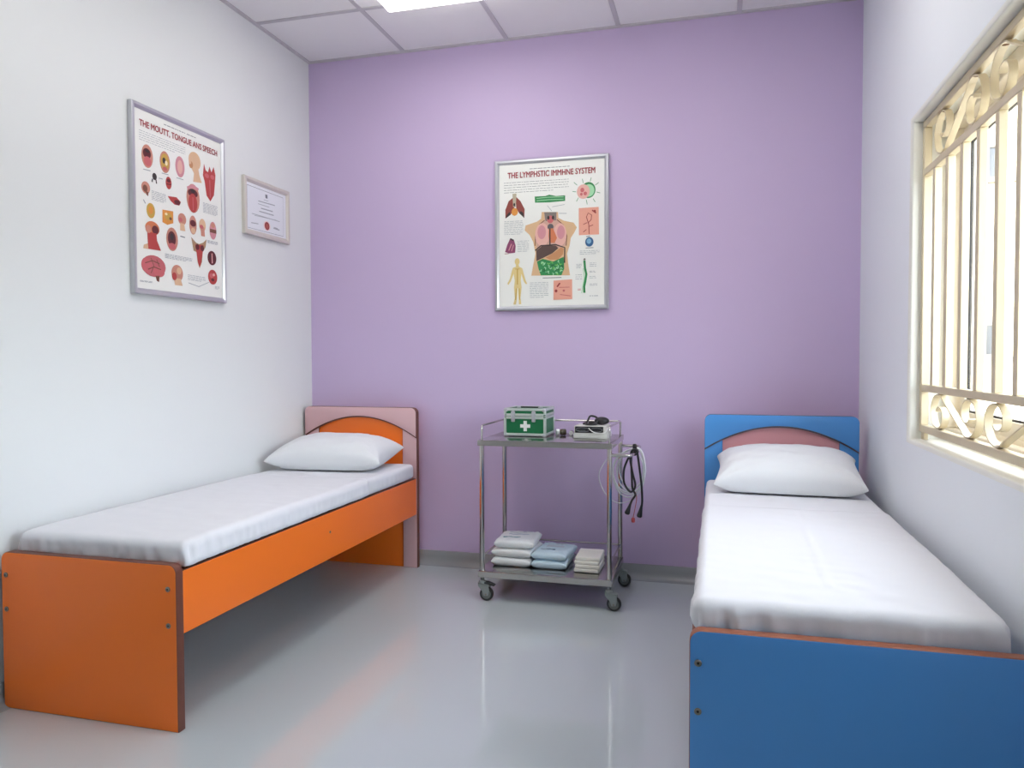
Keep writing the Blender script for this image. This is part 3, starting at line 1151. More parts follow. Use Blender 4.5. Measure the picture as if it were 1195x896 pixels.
# ---------------------------------------------------------------- coil of tubing and black cords on the handle
YC = (PY[0] + PY[1]) / 2
ct = thing('tubing_coil', (XH, YC, 0.5), 'coil of milky white tubing hanging from the trolley handle', 'tubing')
b = MB()
pts = []
loops = [(1.897, 0.0775, 0.112, 0.00), (1.905, 0.066, 0.106, 0.010), (1.893, 0.072, 0.118, -0.010),
         (1.908, 0.060, 0.098, 0.018), (1.900, 0.078, 0.106, -0.018)]
TOPZ = ZH + 0.0115
N = 28
for li, (ccx, ra, rb, dy) in enumerate(loops):
    for k in range(N):
        a = PI / 2 + 2 * PI * k / N
        q = k / N
        nx = loops[(li + 1) % len(loops)]
        e = max(0, (q - 0.7) / 0.3)
        c_, a_, b_, d_ = [u + (v - u) * e for u, v in zip((ccx, ra, rb, dy), nx)]
        # each loop passes over the handle at its top
        top = 0.5 + 0.5 * math.sin(a)
        xx = c_ + a_ * math.cos(a) * (1 if a_ else 1) + (XH - c_) * top ** 6
        pts.append((xx, YC + d_ + 0.004 * math.sin(3 * a + li), TOPZ + 0.0005 * li - b_ + b_ * math.sin(a)))
b.tube(pts, 0.0034, 8)
tail = bez([(XH, YC - 0.024, TOPZ + 0.001), (1.90, YC - 0.026, 0.712), (1.82, YC - 0.028, 0.695), (1.772, YC - 0.03, 0.64),
            (1.758, YC - 0.03, 0.585), (1.785, YC - 0.03, 0.515), (1.84, YC - 0.03, 0.470), (1.90, YC - 0.03, 0.478),
            (1.945, YC - 0.028, 0.515), (1.972, YC - 0.026, 0.575), (1.968, YC - 0.024, 0.65), (1.95, YC - 0.024, 0.70)], 8)
b.tube(tail, 0.0024, 8)
b.build('tube', M['clear_tube'], ct)

bc = thing('cord', (XH, YC - 0.068, 0.39), 'black double cord with flared plugs hanging from the trolley handle', 'cord')
b = MB()
yc = YC - 0.068


def over(dy, rev=False):
    pts_ = [(XH + 0.0150 * math.cos(R(q)), yc + dy, ZH + 0.0150 * math.sin(R(q))) for q in (-8, 30, 65, 90, 115, 150, 188)]
    return list(reversed(pts_)) if rev else pts_


c1 = bez(over(0) + [(XH - 0.036, yc, 0.675), (XH - 0.050, yc, 0.630), (XH - 0.048, yc, 0.570),
          (XH - 0.018, yc, 0.530), (XH + 0.004, yc - 0.004, 0.560), (XH - 0.008, yc - 0.008, 0.62),
          (XH - 0.019, yc - 0.012, 0.685)] + over(-0.012, True) +
         [(XH + 0.024, yc - 0.006, 0.64), (XH + 0.032, yc, 0.57),
          (XH + 0.036, yc, 0.50), (XH + 0.034, yc, 0.465)], 6)
b.tube(c1, 0.0052, 10)
c2 = bez(over(0.012) + [(XH - 0.017, yc + 0.012, 0.67), (XH - 0.014, yc + 0.010, 0.60),
          (XH - 0.010, yc + 0.006, 0.545), (XH + 0.004, yc, 0.518), (XH - 0.012, yc, 0.49), (XH - 0.020, yc, 0.47)], 6)
b.tube(c2, 0.0052, 10)
b.build('cable_run', M['black'], bc)
for (ax, az, tx, tz) in ((XH + 0.034, 0.470, XH + 0.022, 0.412), (XH - 0.019, 0.474, XH - 0.036, 0.424)):
    b = MB()
    n = 9
    line = [Vector((ax + (tx - ax) * k / n, yc, az + (tz - az) * k / n)) for k in range(n + 1)]
    b.tube(line, 1.0, 14, radii=[0.0055 + 0.009 * (k / n) ** 1.3 if k < n else 0.010 for k in range(n + 1)])
    tag(b.build('plug', M['black'], bc), 'flared black plug')
b = MB()
b.lathe([(0, -0.012), (0.007, -0.012), (0.009, -0.008), (0.009, 0.006), (0.006, 0.010), (0.003, 0.012), (0, 0.012)],
        (XH - 0.006, yc, 0.398), 'z', 14)
b.tube(bez([(XH - 0.006, yc, 0.409), (XH + 0.002, yc, 0.45), (XH + 0.010, yc, 0.50), (XH + 0.004, yc, 0.53)], 6), 0.0018, 8)
tag(b.build('connector', M['redpink'], bc), 'small red connector on a thin lead')
b = MB()
b.lathe([(0.0085, -0.016), (0.0145, -0.016), (0.0155, -0.012), (0.0155, 0.012), (0.0145, 0.016), (0.0085, 0.016)],
        (XH, yc + 0.004, ZH), 'y', 18, ring=True)
b.lathe([(0, 0.013), (0.008, 0.013), (0.010, 0.018), (0.010, 0.034), (0.007, 0.040), (0, 0.040)], (XH, yc + 0.004, ZH), 'z', 16)
tag(b.build('clip', M['black'], bc), 'black clip round the handle')


# ---------------------------------------------------------------- packs on the lower shelf
def soft_pack(name, a, c, h, m, stripe_m, label, cat, group, seed):
    """sealed soft pack, origin at the bottom centre"""
    t_ = thing(name, (0, 0, 0), label, cat, group)
    hh = h * 0.5
    bm_ = cushion_bm(a, c, hh, hh * 0.96, pinch=0.025, pw=5.0, ex=0.36, nseg=30, wr=0.0035, seed=seed)
    for v in bm_.verts:
        v.co.z = min(h, max(0.0, v.co.z + hh * 0.96))
    b = MB()
    b.merge(bm_)
    b.build('wrapper', m, t_, local=True, angle=70)

    def top(u, v):
        f = max(0.0, (1 - abs(u) ** 5) * (1 - abs(v) ** 5))
        wv = 0.0035 * (nz(u * 3 + seed, v * 3, 0) + 0.6 * nz(u * 8 + seed, v * 8, 3)) * min(1, f * 3)
        rr = math.hypot(1 - abs(u), 1 - abs(v))
        an = math.atan2(1 - abs(v), 1 - abs(u))
        wv += 0.00315 * math.sin(an * 9 + seed) * math.exp(-(rr / 0.45) ** 2) * min(1, f * 6)
        return min(h, hh * 0.96 + hh * f ** 0.36 + wv)
    if stripe_m:
        for (u0, v0, u1, v1, wd, mi) in ((-0.66, -0.50, 0.22, -0.48, 0.0042, 0), (-0.5, 0.05, 0.55, 0.07, 0.010, 1),
                                         (-0.55, 0.42, 0.35, 0.44, 0.005, 1), (0.1, 0.66, 0.6, 0.67, 0.007, 1)):
            n = 16
            b = MB()
            t = bmesh.new()
            ra, rb_ = [], []
            for k in range(n + 1):
                u, v = u0 + (u1 - u0) * k / n, v0 + (v1 - v0) * k / n
                x, y = a * u * (1 - 0.025 * (1 - v * v)), c * v * (1 - 0.025 * (1 - u * u))
                dv = wd / c
                ra.append(t.verts.new((x, y - wd, top(u, v - dv) + 0.0012)))
                rb_.append(t.verts.new((x, y + wd, top(u, v + dv) + 0.0022)))
            for k in range(n):
                t.faces.new((ra[k], ra[k + 1], rb_[k + 1], rb_[k]))
            b.merge(t)
            b.build('printed_mark' if mi else 'printed_stripe', M['print_grey'] if mi else stripe_m, t_, local=True)
    return t_


z = ZL + 0.0006
HW = 0.0435
wp = soft_pack('dressing_pack', 0.100, 0.115, HW, M['pack_white'], M['teal'],
               'white sealed pack at the bottom of the left stack on the lower shelf', 'dressing pack',
               'white packs on the lower shelf', 2.0)
wp.location = (1.338, -0.352, z)
p2 = copy_tree(wp)
p2.location = (1.342, -0.347, z + HW + 0.0006)
p2.rotation_euler = (0, 0, R(-3))
p2['label'] = 'middle white sealed pack of the left stack on the lower shelf'
p3 = copy_tree(wp)
p3.location = (1.346, -0.342, z + 2 * HW + 0.0012)
p3.rotation_euler = (0, 0, R(3))
p3['label'] = 'white sealed pack with teal stripe on top of the left stack'
bp_ = soft_pack('dressing_pack', 0.087, 0.115, 0.041, M['pack_blue'], M['navy'],
                'pale blue sealed pack at the bottom of the middle stack', 'dressing pack',
                'pale blue packs on the lower shelf', 6.0)
bp_.location = (1.527, -0.352, z)
p2 = copy_tree(bp_)
p2.location = (1.532, -0.346, z + 0.0416)
p2.rotation_euler = (0, 0, R(-4))
p2['label'] = 'pale blue sealed pack with slate stripe on top of the middle stack'


def gauze_bm(a, c, h, seed):
    def disp(p, n):
        return n * 0.0012 * nz(p.x * 40 + seed, p.y * 40, p.z * 60)
    return soft_box(-a, a, -c, c, 0, h, 0.006, 0.012, disp)


names = ('lowest', 'second from bottom', 'third from bottom', 'topmost')
b = MB()
b.merge(gauze_bm(0.060, 0.088, 0.0185, 1.0))
g0 = b.build('gauze_pad', M['gauze'], None, origin=(0, 0, 0), angle=70)
for k in range(4):
    g = g0 if k == 0 else g0.copy()
    if k:
        scene.collection.objects.link(g)
    g.location = (1.714 + 0.002 * (k % 2), -0.394 + 0.002 * k, z + 0.0183 * k + 0.0004)
    g.rotation_euler = (0, 0, R((-1.5, 1.0, -0.5, 1.8)[k]))
    tag(g, names[k] + ' cream folded gauze pad in the right stack on the lower shelf', 'gauze pad',
        'gauze pads on the lower shelf')


# ================================================================ wall pictures
IMMUNE_PRINT = [
    ('t',0.2982,0.9625,0.6764,0.9602,1,'ink'),
    ('t',0.0491,0.8817,0.6673,0.7953,5,'ink'),
    ('p',[(0.1455,0.7727),(0.0945,0.7451),(0.0618,0.685),(0.0618,0.6233),(0.1127,0.6486),(0.1455,0.6813),(0.1564,0.7285)],'lung'),
    ('p',[(0.1636,0.7745),(0.2073,0.7424),(0.2491,0.6835),(0.2455,0.62),(0.1945,0.6587),(0.1673,0.694)],'lung'),
    ('p',[(0.0764,0.6501),(0.0618,0.6233),(0.1127,0.6486),(0.1036,0.6695)],'dark'),
    ('p',[(0.1945,0.6587),(0.2455,0.62),(0.2364,0.657),(0.2127,0.6716)],'dark'),
    ('p',[(0.1309,0.7952),(0.1709,0.7959),(0.1636,0.7009),(0.1382,0.7021)],'bone'),
    ('e',0.1527,0.6673,0.0309,0.0273,'orange'),
    ('e',0.1491,0.718,0.0091,0.0122,'dark'),
    ('p',[(0.3455,0.7669),(0.4491,0.766),(0.4855,0.7736),(0.5491,0.7612),(0.6345,0.7624),(0.6345,0.724),(0.4855,0.7201),(0.3491,0.7236)],'green'),
    ('l',[(0.3636,0.7526),(0.4764,0.7566),(0.6218,0.7524)],0.006,'mint'),
    ('l',[(0.3636,0.7364),(0.48,0.7391),(0.6218,0.7365)],0.006,'mint'),
    ('e',0.8509,0.789,0.0655,0.055,'green'),
    ('e',0.8545,0.7862,0.051,0.0432,'mint'),
    ('e',0.8036,0.7808,0.06,0.0499,'pink'),
    ('e',0.7945,0.7917,0.0182,0.0158,'rose'),
    ('e',0.8218,0.7668,0.0164,0.0131,'rose'),
    ('e',0.7855,0.7632,0.0127,0.0105,'rose'),
    ('l',[(0.7455,0.827),(0.7164,0.8483)],0.005,'green'),
    ('l',[(0.8036,0.8372),(0.7945,0.8679)],0.005,'green'),
    ('l',[(0.8673,0.8471),(0.8764,0.8727)],0.005,'green'),
    ('l',[(0.9127,0.8186),(0.9455,0.8365)],0.005,'green'),
    ('l',[(0.9255,0.7723),(0.9582,0.7643)],0.005,'green'),
    ('l',[(0.8945,0.7281),(0.9127,0.7051)],0.005,'green'),
    ('l',[(0.8309,0.7244),(0.84,0.6912)],0.005,'green'),
    ('l',[(0.7582,0.7408),(0.74,0.7153)],0.005,'green'),
    ('l',[(0.7364,0.7814),(0.7036,0.7856)],0.005,'green'),
    ('p',[(0.4127,0.6563),(0.5673,0.6499),(0.5709,0.6098),(0.6218,0.5879),(0.7127,0.5713),(0.7436,0.5373),(0.7218,0.505),(0.6873,0.4665),(0.6764,0.4139),(0.6527,0.3616),(0.6618,0.2952),(0.68,0.2089),(0.3127,0.2148),(0.3309,0.2887),(0.3527,0.3691),(0.3309,0.4506),(0.2982,0.4989),(0.2491,0.5344),(0.2582,0.568),(0.3673,0.5909),(0.4073,0.6095)],'skin'),
    ('p',[(0.4364,0.6526),(0.5527,0.6505),(0.5564,0.6037),(0.6218,0.5614),(0.6491,0.4809),(0.64,0.4149),(0.6036,0.4027),(0.3673,0.4024),(0.3491,0.477),(0.3764,0.5569),(0.44,0.5975)],'rib'),
    ('l',[(0.44,0.5975),(0.3891,0.5699),(0.3527,0.4904),(0.3491,0.4231)],0.008,'brown'),
    ('l',[(0.5564,0.5984),(0.6182,0.5589),(0.6509,0.4809),(0.6436,0.4148)],0.008,'brown'),
    ('p',[(0.4364,0.6526),(0.5527,0.6505),(0.5491,0.5933),(0.4491,0.5918)],'grey'),
    ('e',0.4945,0.6021,0.031,0.0267,'rose'),
    ('e',0.4764,0.6135,0.0109,0.0134,'dark'),
    ('e',0.52,0.6131,0.0109,0.0134,'dark'),
    ('e',0.4182,0.499,0.0691,0.0805,'pink'),
    ('e',0.5855,0.4936,0.0618,0.0797,'pink'),
    ('e',0.4127,0.5153,0.04,0.0483,'rose2'),
    ('e',0.5945,0.5092,0.0364,0.0478,'rose2'),
    ('e',0.4964,0.5499,0.0291,0.0214,'grey2'),
    ('p',[(0.48,0.5398),(0.5218,0.5383),(0.5582,0.4705),(0.5345,0.4379),(0.4855,0.4393),(0.4764,0.4864)],'orange2'),
    ('l',[(0.4909,0.5394),(0.4909,0.3656)],0.012,'dark'),
    ('l',[(0.3491,0.3894),(0.4036,0.4216),(0.5491,0.4241),(0.6309,0.4019),(0.6291,0.2959)],0.012,'dark'),
    ('p',[(0.36,0.3891),(0.4182,0.4211),(0.5491,0.4175),(0.5709,0.3996),(0.5127,0.3651),(0.4309,0.3376),(0.3618,0.315)],'liver'),
    ('p',[(0.4491,0.3372),(0.54,0.3751),(0.5945,0.4056),(0.6218,0.3955),(0.6145,0.3559),(0.5673,0.3211),(0.4945,0.3201)],'tan2'),
    ('p',[(0.3673,0.3122),(0.4218,0.3298),(0.5218,0.3088),(0.6218,0.3385),(0.6255,0.2562),(0.6,0.2115),(0.4036,0.2147),(0.3818,0.2608)],'green'),
    ('l',[(0.4481,0.3013),(0.4351,0.2942),(0.4247,0.3043)],0.008,'mint'),
    ('l',[(0.4316,0.3049),(0.4182,0.2982),(0.4083,0.3085)],0.008,'mint'),
    ('l',[(0.5869,0.2372),(0.5884,0.2491),(0.6053,0.2477)],0.008,'lime'),
    ('l',[(0.4452,0.263),(0.4425,0.2512),(0.4257,0.2535)],0.008,'dgreen'),
    ('l',[(0.4352,0.3013),(0.4388,0.2895),(0.4223,0.2869)],0.008,'mint'),
    ('l',[(0.5889,0.2346),(0.5945,0.2458),(0.6105,0.2413)],0.008,'mint'),
    ('l',[(0.563,0.2909),(0.557,0.2799),(0.5412,0.2847)],0.008,'lime'),
    ('l',[(0.5277,0.2443),(0.5376,0.2536),(0.5512,0.2458)],0.008,'dgreen'),
    ('l',[(0.5792,0.3),(0.5663,0.3076),(0.5767,0.3172)],0.008,'mint'),
    ('l',[(0.5368,0.264),(0.544,0.2531),(0.5288,0.2478)],0.008,'mint'),
    ('l',[(0.4964,0.3015),(0.5114,0.306),(0.5183,0.2945)],0.008,'lime'),
    ('l',[(0.5762,0.2596),(0.5712,0.2483),(0.555,0.2523)],0.008,'dgreen'),
    ('l',[(0.5851,0.2572),(0.5971,0.2651),(0.6087,0.2558)],0.008,'mint'),
    ('l',[(0.5727,0.2631),(0.5587,0.2572),(0.5498,0.2679)],0.008,'mint'),
    ('l',[(0.522,0.2708),(0.5306,0.2605),(0.5163,0.2541)],0.008,'lime'),
    ('l',[(0.4621,0.2383),(0.4779,0.2348),(0.4734,0.2228)],0.008,'dgreen'),
    ('l',[(0.4094,0.2557),(0.4063,0.2439),(0.3897,0.2465)],0.008,'mint'),
    ('l',[(0.5089,0.2676),(0.4999,0.2577),(0.4857,0.2648)],0.008,'mint'),
    ('l',[(0.6031,0.2899),(0.5891,0.284),(0.5802,0.2947)],0.008,'lime'),
    ('l',[(0.4413,0.2546),(0.4386,0.2427),(0.4218,0.245)],0.008,'dgreen'),
    ('l',[(0.4725,0.2439),(0.4654,0.2332),(0.4501,0.2387)],0.008,'mint'),
    ('l',[(0.5137,0.2293),(0.5269,0.222),(0.517,0.2121)],0.008,'mint'),
    ('l',[(0.4125,0.2909),(0.4141,0.3029),(0.431,0.3015)],0.008,'lime'),
    ('l',[(0.5253,0.2878),(0.5174,0.2775),(0.5025,0.2838)],0.008,'dgreen'),
    ('l',[(0.4362,0.2701),(0.4519,0.2665),(0.4475,0.2546)],0.008,'mint'),
    ('l',[(0.542,0.2296),(0.5577,0.2327),(0.5626,0.2207)],0.008,'mint'),
    ('l',[(0.5496,0.2238),(0.5659,0.2222),(0.5641,0.2099)],0.008,'lime'),
    ('l',[(0.4589,0.2248),(0.4614,0.2367),(0.4782,0.2345)],0.008,'dgreen'),
    ('l',[(0.4836,0.2264),(0.4717,0.2348),(0.4832,0.2438)],0.008,'mint'),
    ('l',[(0.5666,0.2821),(0.5725,0.2708),(0.5567,0.2665)],0.008,'mint'),
    ('l',[(0.4904,0.2975),(0.4784,0.2895),(0.4668,0.2989)],0.008,'lime'),
    ('l',[(0.5959,0.2782),(0.6122,0.2771),(0.6113,0.2648)],0.008,'dgreen'),
    ('l',[(0.4091,0.2962),(0.4125,0.308),(0.4291,0.3051)],0.008,'mint'),
    ('l',[(0.4739,0.2842),(0.4873,0.2771),(0.4777,0.267)],0.008,'mint'),
    ('p',[(0.7618,0.6683),(0.9455,0.6698),(0.9491,0.4821),(0.7636,0.4826)],'pinkbox'),
    ('l',[(0.8582,0.4875),(0.8545,0.5531),(0.8327,0.6063),(0.8491,0.6319),(0.88,0.6176),(0.8764,0.585),(0.8509,0.5663)],0.007,'red'),
    ('l',[(0.8036,0.5549),(0.84,0.5667)],0.006,'red'),
    ('l',[(0.8945,0.5491),(0.8582,0.5399)],0.006,'red'),
    ('l',[(0.8855,0.6501),(0.9218,0.629)],0.012,'red'),
    ('l',[(0.8036,0.5024),(0.8327,0.5198)],0.006,'red'),
    ('e',0.9091,0.6426,0.0109,0.0091,'red'),
    ('l',[(0.8309,0.47),(0.8655,0.4742)],0.007,'ink'),
    ('e',0.86,0.4338,0.0382,0.0327,'blue'),
    ('e',0.8564,0.4391,0.0218,0.0184,'sky'),
    ('l',[(0.8255,0.3928),(0.8982,0.3935)],0.005,'ink'),
    ('t',0.7709,0.3785,0.9527,0.3466,3,'ink2'),
    ('t',0.0509,0.6073,0.2364,0.505,9,'ink2'),
    ('t',0.1782,0.4662,0.2909,0.3815,7,'ink2'),
    ('p',[(0.0582,0.3877),(0.08,0.4378),(0.1091,0.482),(0.1455,0.4699),(0.1618,0.4285),(0.1564,0.3796),(0.0982,0.377)],'plum'),
    ('l',[(0.0945,0.3963),(0.1218,0.4433)],0.01,'rose2'),
    ('l',[(0.1218,0.3914),(0.1418,0.4359)],0.008,'rose2'),
    ('l',[(0.1091,0.4793),(0.1418,0.4673)],0.014,'dark'),
    ('l',[(0.0545,0.3741),(0.0945,0.3758)],0.005,'red'),
    ('e',0.1764,0.3165,0.0236,0.0245,'yellow'),
    ('p',[(0.1636,0.2963),(0.1909,0.2957),(0.1945,0.2807),(0.2255,0.2692),(0.2364,0.2364),(0.2582,0.1819),(0.2727,0.16),(0.2618,0.1547),(0.24,0.1753),(0.2164,0.23),(0.2109,0.1825),(0.2182,0.1349),(0.2073,0.0603),(0.2145,0.0168),(0.1927,0.0142),(0.1891,0.0604),(0.1836,0.1285),(0.1782,0.1286),(0.1727,0.0606),(0.1636,0.0143),(0.1382,0.0144),(0.1527,0.0607),(0.1455,0.1358),(0.1527,0.1834),(0.1418,0.2313),(0.1127,0.1772),(0.0909,0.1542),(0.08,0.1626),(0.1055,0.1978),(0.1236,0.2494),(0.1345,0.2737),(0.1636,0.2813)],'yellow'),
    ('l',[(0.1782,0.2647),(0.1782,0.1558)],0.01,'gold'),
    ('l',[(0.1564,0.2651),(0.2,0.2643)],0.006,'gold'),
    ('l',[(0.1673,0.1287),(0.16,0.047)],0.007,'gold'),
    ('l',[(0.1964,0.1284),(0.2,0.0468)],0.007,'gold'),
    ('t',0.2982,0.1705,0.4764,0.0556,9,'ink2'),
    ('p',[(0.5255,0.1753),(0.7,0.1808),(0.7018,0.0434),(0.5236,0.0406)],'pinkbox'),
    ('l',[(0.5582,0.1309),(0.5855,0.1572)],0.014,'red'),
    ('e',0.5491,0.1031,0.0127,0.0106,'red'),
    ('l',[(0.5764,0.1267),(0.6764,0.1269)],0.006,'rose'),
    ('l',[(0.5855,0.0774),(0.6855,0.066)],0.006,'rose'),
    ('e',0.6218,0.1037,0.0109,0.0079,'rose'),
    ('l',[(0.4218,0.1956),(0.6,0.1955)],0.006,'ink'),
    ('l',[(0.8127,0.321),(0.8182,0.3104)],0.018,'grey'),
    ('l',[(0.8145,0.3078),(0.82,0.2526),(0.8327,0.213),(0.8236,0.1673),(0.8127,0.128),(0.8145,0.0847)],0.02,'green'),
    ('l',[(0.8036,0.2529),(0.8145,0.1871),(0.7964,0.1217),(0.7891,0.0823)],0.006,'mint'),
    ('t',0.8618,0.2937,0.9236,0.2612,3,'ink2'),
    ('t',0.8618,0.2361,0.92,0.2221,2,'ink2'),
    ('t',0.8618,0.2021,0.9236,0.1803,2,'ink2'),
    ('t',0.8618,0.1497,0.9345,0.1306,2,'ink2'),
    ('t',0.8618,0.0686,0.9418,0.0576,1,'ink2'),
    ('t',0.74,0.287,0.7891,0.2532,4,'ink2'),
    ('t',0.7309,0.2173,0.7927,0.1743,3,'ink2'),
    ('t',0.7527,0.1155,0.7818,0.1008,2,'rose'),
    ('l',[(0.4673,0.6982),(0.5091,0.6589)],0.004,'ink2'),
    ('l',[(0.5764,0.6402),(0.6491,0.6372)],0.005,'ink2'),
    ('l',[(0.5127,0.6882),(0.6309,0.699)],0.004,'ink2'),
]
